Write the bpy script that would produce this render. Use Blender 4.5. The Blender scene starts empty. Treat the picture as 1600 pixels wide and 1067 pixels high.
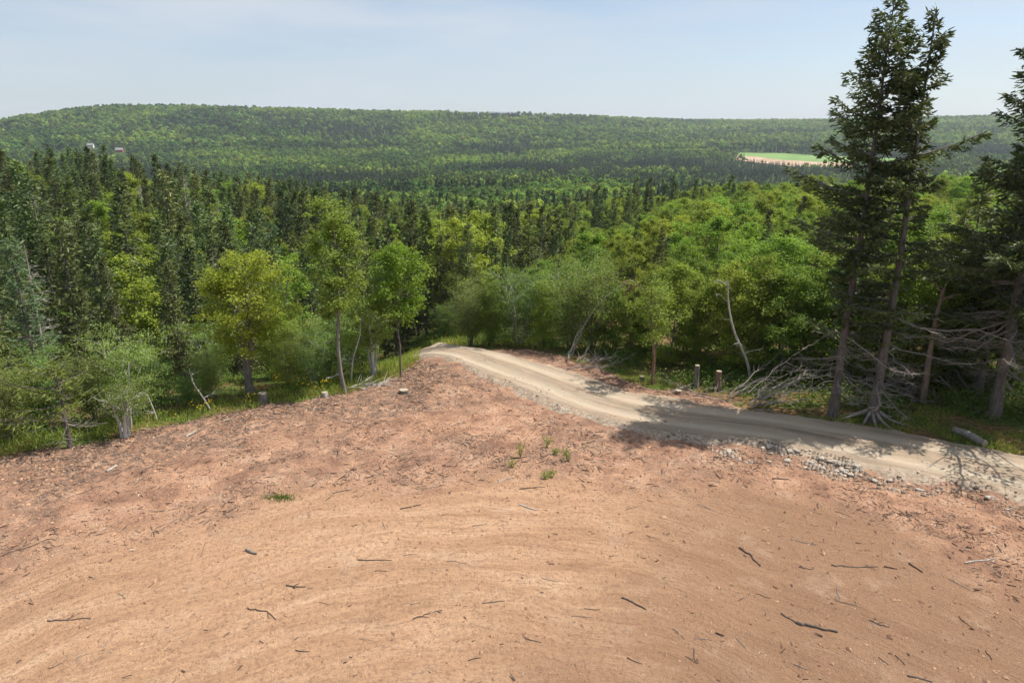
import bpy, math, random
import numpy as np
from mathutils import Vector
R = math.radians
sc = bpy.context.scene

# ------------------------------------------------------------------ camera, sky, sun, exposure
CAM = np.array([0.0, 0.0, 10.0]); PITCH = R(15.9); FPX = 1067.0
cd = bpy.data.cameras.new('camera'); cam = bpy.data.objects.new('camera', cd); sc.collection.objects.link(cam)
cam.location = CAM; cam.rotation_euler = (R(90) - PITCH, 0, 0)
cd.sensor_width = 36; cd.lens = 36 * FPX / 1600; cd.clip_start = 0.1; cd.clip_end = 12000
sc.camera = cam
SUN_EL = R(59); SUN_AZ = R(77)                    # azimuth from +y (view direction) towards +x (right)
sd_ = bpy.data.lights.new('sun', 'SUN'); sun = bpy.data.objects.new('sun', sd_); sc.collection.objects.link(sun)
sd_.energy = 5.0; sd_.angle = R(0.53); sd_.color = (1.0, 0.95, 0.86)
sun.rotation_euler = (R(90) - SUN_EL, 0, R(180) - SUN_AZ)
w = bpy.data.worlds.new('World'); sc.world = w; w.use_nodes = True
nt = w.node_tree; nt.nodes.clear()
o_ = nt.nodes.new('ShaderNodeOutputWorld'); bg = nt.nodes.new('ShaderNodeBackground')
sky = nt.nodes.new('ShaderNodeTexSky'); sky.sky_type = 'NISHITA'; sky.sun_disc = False
sky.sun_elevation = SUN_EL; sky.sun_rotation = SUN_AZ; sky.air_density = 1.0; sky.dust_density = 1.2; sky.altitude = 100
# thin high cloud veil over the whole sky
tc = nt.nodes.new('ShaderNodeTexCoord'); mp = nt.nodes.new('ShaderNodeMapping'); mp.inputs['Scale'].default_value = (1.2, 0.9, 7.0)
mp.inputs['Rotation'].default_value = (0.1, 0.25, 0)
nz = nt.nodes.new('ShaderNodeTexNoise'); nz.inputs['Scale'].default_value = 2.2; nz.inputs['Detail'].default_value = 7; nz.inputs['Roughness'].default_value = 0.55
rp = nt.nodes.new('ShaderNodeValToRGB'); rp.color_ramp.elements[0].position = 0.30; rp.color_ramp.elements[0].color = (0.16,) * 3 + (1,)
rp.color_ramp.elements[1].position = 0.70; rp.color_ramp.elements[1].color = (0.95,) * 3 + (1,)
mx = nt.nodes.new('ShaderNodeMixRGB'); mx.inputs[2].default_value = (4.7, 5.1, 5.6, 1)
L = nt.links.new
L(tc.outputs['Generated'], mp.inputs[0]); L(mp.outputs[0], nz.inputs['Vector']); L(nz.outputs[0], rp.inputs[0])
L(rp.outputs[0], mx.inputs[0]); L(sky.outputs[0], mx.inputs[1]); L(mx.outputs[0], bg.inputs[0]); L(bg.outputs[0], o_.inputs[0])
bg.inputs[1].default_value = 0.10
vs = sc.view_settings; vs.view_transform = 'Standard'; vs.look = 'None'; vs.exposure = 0.54; vs.gamma = 1; vs.use_curve_mapping = False
cy = sc.cycles; cy.max_bounces = 6; cy.diffuse_bounces = 2; cy.glossy_bounces = 2; cy.transmission_bounces = 4; cy.volume_bounces = 0
cy.caustics_reflective = False; cy.caustics_refractive = False; cy.use_adaptive_sampling = True; cy.adaptive_threshold = 0.02
cy.use_denoising = True; cy.volume_step_rate = 5

# ------------------------------------------------------------------ projection helpers (to read real positions off the photograph's ground)
Fv = np.array([0, math.cos(PITCH), -math.sin(PITCH)]); Uv = np.array([0, math.sin(PITCH), math.cos(PITCH)])
def ray(px, py):
    d = Fv * FPX + np.array([1.0, 0, 0]) * (px - 800) + Uv * (533.5 - py)
    return d / np.linalg.norm(d)
def project(x, y, z):
    dy, dz = y, z - CAM[2]
    dep = dy * Fv[1] + dz * Fv[2]
    return 800 + FPX * x / dep, 533.5 - FPX * (dy * Uv[1] + dz * Uv[2]) / dep

# ------------------------------------------------------------------ noise
def hsh(ix, iy, s):
    h = (ix.astype(np.int64) * 374761393 + iy.astype(np.int64) * 668265263 + s * 974711) & 0xffffffff
    h = ((h ^ (h >> 13)) * 1274126177) & 0xffffffff
    return ((h ^ (h >> 16)) & 0xffff) / 65535.0
def vn(x, y, s=0):
    x = np.asarray(x, float); y = np.asarray(y, float)
    ix = np.floor(x); iy = np.floor(y); fx = x - ix; fy = y - iy
    fx = fx * fx * (3 - 2 * fx); fy = fy * fy * (3 - 2 * fy)
    a = hsh(ix, iy, s); b = hsh(ix + 1, iy, s); c = hsh(ix, iy + 1, s); d = hsh(ix + 1, iy + 1, s)
    return (a + (b - a) * fx) * (1 - fy) + (c + (d - c) * fx) * fy
def fbm(x, y, s=0, o=4):
    t = 0; a = 0.5
    for k in range(o):
        t = t + a * vn(x, y, s + k * 17); x = x * 2.03 + 11.3; y = y * 2.03 + 5.7; a *= 0.5
    return t - 0.5 * (1 - 0.5 ** o)
def sstep(a, b, x):
    t = np.clip((x - a) / (b - a), 0, 1); return t * t * (3 - 2 * t)

# ------------------------------------------------------------------ terrain height
SKY_PX = [-300, 0, 120, 185, 300, 450, 620, 800, 900, 1050, 1100, 1280, 1500, 1700, 2000]
SKY_PY = [208, 190, 173, 168, 168, 172, 177, 178, 183, 189, 190, 190, 185, 182, 190]
_az, _te = [], []
for a, b in zip(SKY_PX, SKY_PY):
    d = ray(a, b); _az.append(math.degrees(math.atan2(d[0], d[1]))); _te.append(d[2] / math.hypot(d[0], d[1]))
def hgt(x, y):
    x = np.asarray(x, float); y = np.asarray(y, float)
    r = np.hypot(x, y); az = np.degrees(np.arctan2(x, y))
    z = np.interp(r, [0, 28, 33, 38, 45, 55, 70, 100, 150, 250, 400, 600, 800, 950, 1100, 1250],
                  [0, 0, -0.25, -1.1, -2.6, -4.8, -7.8, -11.5, -15, -19, -22, -24, -20, -13, -4, 8])
    near = 1 - sstep(110, 280, r)
    fac = np.interp(az, [-60, -36, -22, -10, 0, 8, 16, 24, 60], [0.55, 0.62, 0.85, 1.0, 0.9, 0.6, 0.38, 0.25, 0.2])
    z = z * (fac * near + 1 - near)
    zl = np.interp(r, [0, 28, 33, 38, 45, 55, 70, 90, 110, 140, 200, 280], [0, 0, -.5, -2.3, -5.2, -7.6, -8.6, -8.4, -8, -8, -13, -19])
    zl = zl + sstep(60, 125, r) * (1 - sstep(150, 260, r)) * np.interp(az, [-40, -25, -16, -8], [7.5, 3.0, 0.0, -4.5])
    lw = sstep(-5, -13, az) * (1 - sstep(200, 300, r)); z = z * (1 - lw) + zl * lw
    RR = np.interp(az, [-40, 5, 16, 40], [1750, 1900, 2400, 2500])
    te = np.interp(az, _az, _te)
    zr = 10 + RR * te - 9
    t = np.clip((r - 1050) / (RR - 1050), 0, 1.35)
    up = sstep(0, 1, np.clip(t, 0, 1)) * 0.55 + 0.45 * np.clip(t, 0, 1)
    base = np.minimum(z, -6.0)
    z = np.where(r > 1050, base * (1 - up) + zr * up - np.maximum(t - 1, 0) * 60, z)
    und = sstep(120, 350, r)
    z = z + und * (fbm(x / 170 + 3.1, y / 230, 5, 3) * 9) * (1 - 0.75 * sstep(0.7, 1.0, t))
    z = z + sstep(30, 60, r) * fbm(x / 18, y / 18, 9, 3) * 1.0
    z = z + fbm(x / 7, y / 7, 3, 2) * 0.10
    return z
def h1(x, y): return float(hgt(np.array([x]), np.array([y]))[0])
_TM = np.concatenate([np.arange(5, 90, 0.5), np.geomspace(90, 4000, 260)])
def G(px, py):                                     # ground point seen at a pixel of the photograph
    d = ray(px, py); T = _TM
    for k in range(3):
        P = CAM + d * T[:, None]; u = np.nonzero(P[:, 2] < hgt(P[:, 0], P[:, 1]))[0]
        i = int(u[0]) if len(u) else len(T) - 1
        if i == 0: break
        T = np.linspace(T[i - 1], T[i], 24)
    p = P[i]
    return np.array([p[0], p[1], h1(p[0], p[1])])
def top_height(b, py):                             # height that makes a thing standing at b reach row py
    lo, hi = 0.05, 40
    for _ in range(40):
        m = (lo + hi) / 2
        if project(b[0], b[1], b[2] + m)[1] > py: lo = m
        else: hi = m
    return lo

# clearing outline (metres), read along the photograph's ground
CLR_PX = [(-160, 745), (0, 713), (110, 699), (200, 677), (300, 655), (360, 644), (420, 633), (540, 617), (575, 602), (625, 590), (655, 562), (690, 547)]
CLR = [tuple(G(*p)[:2]) for p in CLR_PX]
CLR += [tuple(G(*p)[:2]) for p in [(760, 546), (830, 547), (885, 556), (935, 578), (1010, 605), (1075, 612), (1150, 630), (1230, 655), (1420, 690), (1640, 735)]]
CLR += [(30, 10), (22, -12), (-26, -12), (-30, 12)]
CLR = np.array(CLR)
def sdist(P, x, y):
    x = np.asarray(x, float); y = np.asarray(y, float)
    best = np.full(x.shape, 1e9); ins = np.zeros(x.shape, bool); n = len(P)
    for i in range(n):
        ax, ay = P[i]; bx, by = P[(i + 1) % n]
        dx, dy = bx - ax, by - ay
        t = np.clip(((x - ax) * dx + (y - ay) * dy) / (dx * dx + dy * dy), 0, 1)
        best = np.minimum(best, np.hypot(x - ax - t * dx, y - ay - t * dy))
        c = ((ay > y) != (by > y)) & (x < dx * (y - ay) / (dy if abs(dy) > 1e-9 else 1e-9) + ax)
        ins ^= c
    return np.where(ins, best, -best)
def clear_sd(x, y): return sdist(CLR, x, y) + fbm(np.asarray(x) / 1.6, np.asarray(y) / 1.6, 21, 3) * 1.1
# road centre line
ROAD_PX = [(714, 552), (776, 570), (856, 598), (950, 633), (1060, 655), (1200, 672), (1350, 700), (1500, 728), (1620, 752), (1780, 790)]
RP = np.array([G(*p)[:2] for p in ROAD_PX])
_e = (RP[0] - RP[1]) / np.linalg.norm(RP[0] - RP[1]); RP = np.vstack([RP[0] + _e * 6.5 + np.array([.8, .8]), RP[0] + _e * 3.2, RP])   # carries on just over the crest
def catmull(P, n=40):
    P = np.vstack([2 * P[0] - P[1], P, 2 * P[-1] - P[-2]]); out = []
    for i in range(1, len(P) - 2):
        t = np.linspace(0, 1, n, endpoint=False)[:, None]
        a, b, c, d = P[i - 1], P[i], P[i + 1], P[i + 2]
        out.append(0.5 * ((2 * b) + (c - a) * t + (2 * a - 5 * b + 4 * c - d) * t ** 2 + (3 * b - a - 3 * c + d) * t ** 3))
    return np.vstack(out + [P[-2:-1]])
RC = catmull(RP)
for _ in range(60): RC[1:-1] = (RC[:-2] + 2 * RC[1:-1] + RC[2:]) / 4
_s = np.concatenate([[0], np.cumsum(np.hypot(*np.diff(RC, axis=0).T))])
_n = int(_s[-1] / 0.13); _q = np.linspace(0, _s[-1], _n)
RC = np.stack([np.interp(_q, _s, RC[:, 0]), np.interp(_q, _s, RC[:, 1])], 1)
_T = np.gradient(RC, axis=0); _T /= np.linalg.norm(_T, axis=1)[:, None]; RN = np.stack([-_T[:, 1], _T[:, 0]], 1)
def road_u(x, y):                                  # distance from the road's centre line
    x = np.asarray(x, float).ravel(); y = np.asarray(y, float).ravel(); P = RC[::6]
    out = np.full(x.shape, 1e9)
    for p in P: out = np.minimum(out, np.hypot(x - p[0], y - p[1]))
    return out

# ------------------------------------------------------------------ mesh building
def mesh_np(name, V, F, mat, attrs=None, smooth=False):
    V = np.asarray(V, np.float32).reshape(-1, 3); F = np.asarray(F, np.int32)
    k = F.shape[1]; me = bpy.data.meshes.new(name)
    me.vertices.add(len(V)); me.vertices.foreach_set('co', V.ravel())
    me.loops.add(F.size); me.loops.foreach_set('vertex_index', F.ravel())
    me.polygons.add(len(F)); me.polygons.foreach_set('loop_start', np.arange(0, F.size, k, dtype=np.int32))
    me.polygons.foreach_set('use_smooth', np.full(len(F), smooth))
    for n, (dom, dat) in (attrs or {}).items():
        at = me.attributes.new(n, 'FLOAT', dom); at.data.foreach_set('value', np.asarray(dat, np.float32).ravel())
    me.update(calc_edges=True); me.materials.append(mat)
    return me
class MB:                                          # collects tubes / cards into one mesh
    def __init__(s): s.V = []; s.F = []; s.A = []; s.n = 0
    def add(s, V, F, a=None):
        V = np.asarray(V, float).reshape(-1, 3); F = np.asarray(F)
        s.V.append(V); s.F.append(F + s.n); s.n += len(V)
        s.A.append(np.full(len(F), 0.5) if a is None else np.broadcast_to(np.asarray(a, float), (len(F),)))
    def tube(s, P, rad, n=5, a=None, cap=False, rough=0, rng=None):
        P = np.asarray(P, float); rad = np.broadcast_to(np.asarray(rad, float), (len(P),))
        T = np.gradient(P, axis=0); T /= np.maximum(np.linalg.norm(T, axis=1), 1e-9)[:, None]
        ref = np.array([0.0, 0, 1]) if abs(T[:, 2]).mean() < 0.8 else np.array([1.0, 0.1, 0])
        A = np.cross(T, ref); A /= np.maximum(np.linalg.norm(A, axis=1), 1e-9)[:, None]; B = np.cross(T, A)
        th = np.arange(n) * 2 * math.pi / n
        rr = rad[:, None] * (1 + (rough * rng.uniform(-1, 1, (len(P), n)) if rough else np.zeros((len(P), n))))
        V = P[:, None, :] + rr[..., None] * (np.cos(th)[None, :, None] * A[:, None, :] + np.sin(th)[None, :, None] * B[:, None, :])
        i = np.arange(len(P) - 1)[:, None]; j = np.arange(n)[None, :]; j2 = (j + 1) % n
        F = np.stack([i * n + j, i * n + j2, (i + 1) * n + j2, (i + 1) * n + j], -1).reshape(-1, 4)
        V = V.reshape(-1, 3)
        if cap:
            for e, ring in ((0, 0), (-1, (len(P) - 1) * n)):
                V = np.vstack([V, P[e]]); c = len(V) - 1
                F = np.vstack([F, [[ring + q, ring + (q + 1) % n, c, c] for q in range(n)]]) if False else F
                if n % 2 == 0: F = np.vstack([F, [[ring + q, ring + q + 1, ring + (q + 2) % n, c] for q in range(0, n, 2)]])
        s.add(V, F, a)
    def mesh(s, name, mat, smooth=False):
        V = np.vstack(s.V); F = np.vstack(s.F)
        return mesh_np(name, V, F, mat, {'v': ('FACE', np.concatenate(s.A))}, smooth)
def unit(a): return a / np.maximum(np.linalg.norm(a, axis=-1, keepdims=True), 1e-9)
def leaves(mb, C, size, rng, out=None, upb=0.7, aspect=0.62, vary=0.35):
    n = len(C); N = rng.normal(0, 0.55, (n, 3)); N[:, 2] += upb
    if out is not None: N += out * 0.45
    N = unit(N); a = rng.normal(0, 1, (n, 3)); a -= N * (a * N).sum(1)[:, None]; a = unit(a); b = np.cross(N, a)
    s = size * rng.uniform(1 - vary, 1 + vary, (n, 1))
    V = np.stack([C - a * s * 0.5, C + b * s * aspect * 0.5 + N * s * 0.08 - a * s * .05, C + a * s * 0.5 - N * s * 0.06, C - b * s * aspect * 0.5 + N * s * 0.08 - a * s * .05], 1)
    mb.add(V.reshape(-1, 3), np.arange(n * 4).reshape(n, 4), rng.uniform(0, 1, n))
def cards(mb, C, D, length, width, rng, a=None):
    n = len(C); D = unit(D); q = rng.normal(0, 1, (n, 3)); q -= D * (q * D).sum(1)[:, None]; b = unit(q)
    l = np.broadcast_to(np.asarray(length, float), (n,))[:, None]; wd = np.broadcast_to(np.asarray(width, float), (n,))[:, None]
    V = np.stack([C - b * wd * 0.45, C + b * wd * 0.45, C + D * l * 0.6 + b * wd * 0.5, C + D * l - b * wd * 0.12], 1)
    V[:, 3] -= 0
    mb.add(V.reshape(-1, 3), np.arange(n * 4).reshape(n, 4), rng.uniform(0, 1, n) if a is None else a)

# ------------------------------------------------------------------ materials
def newmat(name):
    m = bpy.data.materials.new(name); m.use_nodes = True; nt = m.node_tree
    return m, nt, nt.nodes['Principled BSDF']
def nd(nt, t, **k):
    n = nt.nodes.new(t)
    for a, b in k.items():
        if isinstance(a, str) and hasattr(n, a): setattr(n, a, b)
    return n
def ramp(nt, src, stops):
    r = nt.nodes.new('ShaderNodeValToRGB'); e = r.color_ramp.elements
    while len(e) < len(stops): e.new(0.5)
    for i, (p, c) in enumerate(stops):
        e[i].position = p; e[i].color = tuple(c) + (1,) if len(c) == 3 else c
    nt.links.new(src, r.inputs[0]); return r.outputs[0]
def noise(nt, vec, scale, detail=4, rough=0.55, dist=0):
    n = nt.nodes.new('ShaderNodeTexNoise'); n.inputs['Scale'].default_value = scale; n.inputs['Detail'].default_value = detail
    n.inputs['Roughness'].default_value = rough; n.inputs['Distortion'].default_value = dist
    if vec is not None: nt.links.new(vec, n.inputs['Vector'])
    return n.outputs[0]
def mixc(nt, fac, a, b, mode='MIX'):
    m = nt.nodes.new('ShaderNodeMixRGB'); m.blend_type = mode
    for i, v in ((0, fac), (1, a), (2, b)):
        if isinstance(v, (int, float)): m.inputs[i].default_value = v
        elif isinstance(v, tuple): m.inputs[i].default_value = v + (1,) if len(v) == 3 else v
        else: nt.links.new(v, m.inputs[i])
    return m.outputs[0]
def mathn(nt, op, a, b=0.0, clamp=False):
    m = nt.nodes.new('ShaderNodeMath'); m.operation = op; m.use_clamp = clamp
    for i, v in ((0, a), (1, b)):
        if isinstance(v, (int, float)): m.inputs[i].default_value = v
        else: nt.links.new(v, m.inputs[i])
    return m.outputs[0]
def attr(nt, n):
    a = nt.nodes.new('ShaderNodeAttribute'); a.attribute_name = n; return a.outputs['Fac']
def leafmat(name, dark, light, trans=0.35, objvar=0.35, tcol=None, hue=0.5, stand=False):
    m, nt, b = newmat(name)
    v = attr(nt, 'v'); oi = nt.nodes.new('ShaderNodeObjectInfo')
    c = mixc(nt, v, dark, light)
    f = nt.nodes.new('ShaderNodeMapRange'); f.inputs[3].default_value = 1 - objvar; f.inputs[4].default_value = 1 + objvar
    L = nt.links.new; L(oi.outputs['Random'], f.inputs[0])
    hs = nt.nodes.new('ShaderNodeHueSaturation'); L(c, hs.inputs['Color']); L(f.outputs[0], hs.inputs['Value'])
    fr = mathn(nt, 'FRACT', mathn(nt, 'MULTIPLY', oi.outputs['Random'], 7.31))
    hm = nt.nodes.new('ShaderNodeMapRange'); hm.inputs[3].default_value = 0.5 - 0.028 * hue * 2; hm.inputs[4].default_value = 0.5 + 0.022 * hue * 2
    L(fr, hm.inputs[0]); L(hm.outputs[0], hs.inputs['Hue'])
    if stand:                                      # stands of different age and kind across the hills
        q = noise(nt, oi.outputs['Location'], 0.0075, 5, 0.65)
        hs2 = nt.nodes.new('ShaderNodeMixRGB'); hs2.blend_type = 'MULTIPLY'; hs2.inputs[0].default_value = 1
        L(hs.outputs[0], hs2.inputs[1]); L(ramp(nt, q, [(0.40, (0.42, 0.55, 0.62)), (0.5, (0.90, 0.94, 0.93)), (0.60, (1.42, 1.30, 1.05))]), hs2.inputs[2]); hs = hs2
    L(hs.outputs[0], b.inputs['Base Color']); b.inputs['Roughness'].default_value = 0.55; b.inputs['Specular IOR Level'].default_value = 0.25
    tr = nt.nodes.new('ShaderNodeBsdfTranslucent'); ms = nt.nodes.new('ShaderNodeMixShader'); ms.inputs[0].default_value = trans
    tcn = mixc(nt, 1.0, hs.outputs[0], tcol or (1.25, 1.2, 0.6), 'MULTIPLY'); L(tcn, tr.inputs[0])
    L(b.outputs[0], ms.inputs[1]); L(tr.outputs[0], ms.inputs[2]); L(ms.outputs[0], nt.nodes['Material Output'].inputs[0])
    return m
def barkmat(name, a, b_, scale=6.0, rough=0.9):
    m, nt, b = newmat(name); t = nt.nodes.new('ShaderNodeTexCoord'); mp = nt.nodes.new('ShaderNodeMapping')
    mp.inputs['Scale'].default_value = (1, 1, 0.3); nt.links.new(t.outputs['Object'], mp.inputs[0])
    n = noise(nt, mp.outputs[0], scale, 5, 0.65)
    v = attr(nt, 'v')
    c = ramp(nt, n, [(0.3, a), (0.7, b_)])
    c = mixc(nt, mathn(nt, 'MULTIPLY', v, 0.5), c, (0.30, 0.28, 0.25))
    nt.links.new(c, b.inputs['Base Color']); b.inputs['Roughness'].default_value = rough; b.inputs['Specular IOR Level'].default_value = 0.15
    bp = nt.nodes.new('ShaderNodeBump'); bp.inputs['Strength'].default_value = 0.6; bp.inputs['Distance'].default_value = 0.03
    nt.links.new(n, bp.inputs['Height']); nt.links.new(bp.outputs[0], b.inputs['Normal'])
    return m
M = {}
M['spruce'] = leafmat('spruce_needles', (0.046, 0.074, 0.029), (0.165, 0.205, 0.066), 0.25, 0.42, hue=0.7)
M['spruce_hero'] = leafmat('spruce_needles_near', (0.036, 0.058, 0.024), (0.130, 0.160, 0.054), 0.22, 0.1, hue=0.2)
M['larch'] = leafmat('larch_needles', (0.07, 0.12, 0.055), (0.12, 0.185, 0.08), 0.3, 0.2, hue=0.5)
M['far_spruce'] = leafmat('far_spruce_needles', (0.028, 0.050, 0.023), (0.066, 0.098, 0.036), 0.15, 0.25, hue=0.5, stand=True)
M['decid'] = leafmat('broad_leaves', (0.105, 0.178, 0.028), (0.300, 0.390, 0.064), 0.50, 0.32, hue=0.5)
M['far_decid'] = leafmat('far_broad_leaves', (0.110, 0.195, 0.040), (0.205, 0.305, 0.062), 0.42, 0.36, hue=0.45, stand=True)
M['maple'] = leafmat('maple_leaves', (0.185, 0.24, 0.03), (0.37, 0.42, 0.06), 0.54, 0.05, hue=0)
M['poplar'] = leafmat('poplar_leaves', (0.13, 0.20, 0.034), (0.29, 0.37, 0.08), 0.52, 0.05, hue=0)
M['bright'] = leafmat('young_tree_leaves', (0.115, 0.20, 0.022), (0.225, 0.33, 0.042), 0.48, 0.05, hue=0)
M['alder'] = leafmat('alder_leaves', (0.120, 0.182, 0.042), (0.285, 0.365, 0.10), 0.48, 0.28, hue=0.6)
M['grass'] = leafmat('grass_blades', (0.17, 0.23, 0.036), (0.32, 0.36, 0.09), 0.45, 0.05, hue=0)
M['weed'] = leafmat('weed_leaves', (0.075, 0.125, 0.022), (0.165, 0.235, 0.045), 0.4, 0.05, hue=0)
M['flower'] = leafmat('yellow_petals', (0.55, 0.40, 0.02), (0.75, 0.58, 0.03), 0.3, 0.05, hue=0, tcol=(1, 1, 1))
M['dead_needles'] = leafmat('dead_needles', (0.10, 0.055, 0.03), (0.22, 0.12, 0.065), 0.15, 0.1, hue=0, tcol=(1, 1, 1))
M['bark'] = barkmat('grey_bark', (0.07, 0.058, 0.05), (0.22, 0.195, 0.17))
M['sbark'] = barkmat('spruce_bark', (0.055, 0.042, 0.036), (0.165, 0.135, 0.118), 9)
M['redbark'] = barkmat('reddish_bark', (0.10, 0.055, 0.038), (0.28, 0.17, 0.12), 8)
M['pale'] = barkmat('bleached_wood', (0.24, 0.215, 0.19), (0.52, 0.48, 0.43), 8)
M['birch'] = barkmat('pale_bark', (0.26, 0.24, 0.21), (0.62, 0.59, 0.54), 5)
M['deadtwig'] = barkmat('dead_twig', (0.11, 0.09, 0.078), (0.27, 0.235, 0.205), 8)
M['stick'] = barkmat('dark_stick', (0.045, 0.032, 0.027), (0.14, 0.10, 0.08), 14)
M['cut'] = barkmat('cut_wood', (0.30, 0.235, 0.165), (0.48, 0.40, 0.30), 14)

def soilmat():
    m, nt, b = newmat('reddish_soil'); t = nt.nodes.new('ShaderNodeTexCoord'); P = t.outputs['Object']; Lk = nt.links.new
    # dozer-blade arcs: stretch noise along circles round the middle of the clearing
    sx = nt.nodes.new('ShaderNodeSeparateXYZ'); Lk(P, sx.inputs[0])
    X = mathn(nt, 'ADD', sx.outputs[0], 1.0); Y = mathn(nt, 'SUBTRACT', sx.outputs[1], 3.0)
    rr = mathn(nt, 'SQRT', mathn(nt, 'ADD', mathn(nt, 'MULTIPLY', X, X), mathn(nt, 'MULTIPLY', Y, Y)))
    th = mathn(nt, 'ARCTAN2', X, Y)
    cb = nt.nodes.new('ShaderNodeCombineXYZ'); wrp = noise(nt, P, 0.22, 3, 0.5); Lk(mathn(nt, 'ADD', rr, mathn(nt, 'MULTIPLY', wrp, 2.2)), cb.inputs[0]); Lk(mathn(nt, 'MULTIPLY', th, 1.6), cb.inputs[1])
    arc = noise(nt, cb.outputs[0], 1.5, 10, 0.70, 0.5); arc2 = noise(nt, cb.outputs[0], 9.0, 7, 0.68, 0.4)
    big = noise(nt, P, 0.16, 4, 0.5); mid = noise(nt, P, 0.9, 6, 0.6); fine = noise(nt, P, 9.0, 6, 0.7); grit = noise(nt, P, 38, 3, 0.7)
    c = ramp(nt, arc, [(0.32, (0.33, 0.188, 0.108)), (0.5, (0.52, 0.318, 0.190)), (0.68, (0.66, 0.445, 0.290))])
    c = mixc(nt, ramp(nt, big, [(0.40, (0, 0, 0)), (0.62, (1, 1, 1))]), c, mixc(nt, 0.6, c, (0.54, 0.325, 0.195)))
    c = mixc(nt, mathn(nt, 'MULTIPLY', attr(nt, 'brown'), 0.85), c, mixc(nt, 0.8, c, (0.225, 0.128, 0.078)))
    c = mixc(nt, attr(nt, 'rough'), c, ramp(nt, mid, [(0.36, (0.26, 0.140, 0.095)), (0.5, (0.47, 0.268, 0.172)), (0.64, (0.58, 0.352, 0.232))]))
    c = mixc(nt, ramp(nt, mid, [(0.56, (0, 0, 0)), (0.74, (0.55, 0.55, 0.55))]), c, (0.56, 0.395, 0.285))
    c = mixc(nt, ramp(nt, arc2, [(0.36, (0.55,) * 3), (0.50, (0, 0, 0))]), c, (0.33, 0.195, 0.122))
    c = mixc(nt, ramp(nt, fine, [(0.34, (0.8,) * 3), (0.50, (0, 0, 0))]), c, (0.30, 0.175, 0.115))
    fl = noise(nt, P, 20, 6, 0.8)
    c = mixc(nt, ramp(nt, fl, [(0.34, (0.85,) * 3), (0.43, (0, 0, 0))]), c, (0.17, 0.105, 0.072))
    c = mixc(nt, ramp(nt, grit, [(0.30, (0.7,) * 3), (0.42, (0, 0, 0))]), c, (0.19, 0.11, 0.075))
    c = mixc(nt, ramp(nt, grit, [(0.64, (0, 0, 0)), (0.78, (0.3,) * 3)]), c, (0.62, 0.46, 0.34))
    lit = attr(nt, 'litter')
    ln = noise(nt, P, 3.2, 7, 0.72); ln2 = noise(nt, P, 11.0, 5, 0.7)
    lf = mathn(nt, 'MULTIPLY', lit, ramp(nt, ln, [(0.42, (0, 0, 0)), (0.56, (1, 1, 1))]), True)
    c = mixc(nt, lf, c, ramp(nt, ln2, [(0.35, (0.10, 0.065, 0.052)), (0.52, (0.22, 0.145, 0.11)), (0.66, (0.38, 0.27, 0.19))]))
    Lk(c, b.inputs['Base Color']); b.inputs['Roughness'].default_value = 0.95; b.inputs['Specular IOR Level'].default_value = 0.1
    hsum = mathn(nt, 'ADD', mathn(nt, 'MULTIPLY', fine, 0.6), mathn(nt, 'MULTIPLY', grit, 0.35))
    hsum = mathn(nt, 'ADD', hsum, mathn(nt, 'MULTIPLY', arc2, 0.6)); hsum = mathn(nt, 'ADD', hsum, mathn(nt, 'MULTIPLY', mid, 0.8))
    # cleat prints of the dozer's tracks along the arcs
    rw = mathn(nt, 'ADD', rr, mathn(nt, 'MULTIPLY', noise(nt, P, 0.12, 2, 0.5), 3.0)); fr = mathn(nt, 'FRACT', mathn(nt, 'MULTIPLY', rw, 0.52))
    band = mathn(nt, 'LESS_THAN', mathn(nt, 'ABSOLUTE', mathn(nt, 'SUBTRACT', fr, 0.4)), 0.12)
    cl = mathn(nt, 'GREATER_THAN', mathn(nt, 'SINE', mathn(nt, 'ADD', mathn(nt, 'MULTIPLY', th, 420.0), mathn(nt, 'MULTIPLY', mid, 4.0))), 0.1)
    tm = ramp(nt, noise(nt, P, 0.35, 4, 0.6), [(0.46, (0, 0, 0)), (0.58, (1, 1, 1))])
    trk = mathn(nt, 'MULTIPLY', mathn(nt, 'MULTIPLY', band, tm), mathn(nt, 'SUBTRACT', 1.0, attr(nt, 'rough')))
    hsum = mathn(nt, 'ADD', hsum, mathn(nt, 'MULTIPLY', trk, mathn(nt, 'SUBTRACT', mathn(nt, 'MULTIPLY', cl, 0.22), 0.20)))
    bp = nt.nodes.new('ShaderNodeBump'); bp.inputs['Strength'].default_value = 1.0; bp.inputs['Distance'].default_value = 0.14
    Lk(hsum, bp.inputs['Height']); Lk(bp.outputs[0], b.inputs['Normal']); return m
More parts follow.
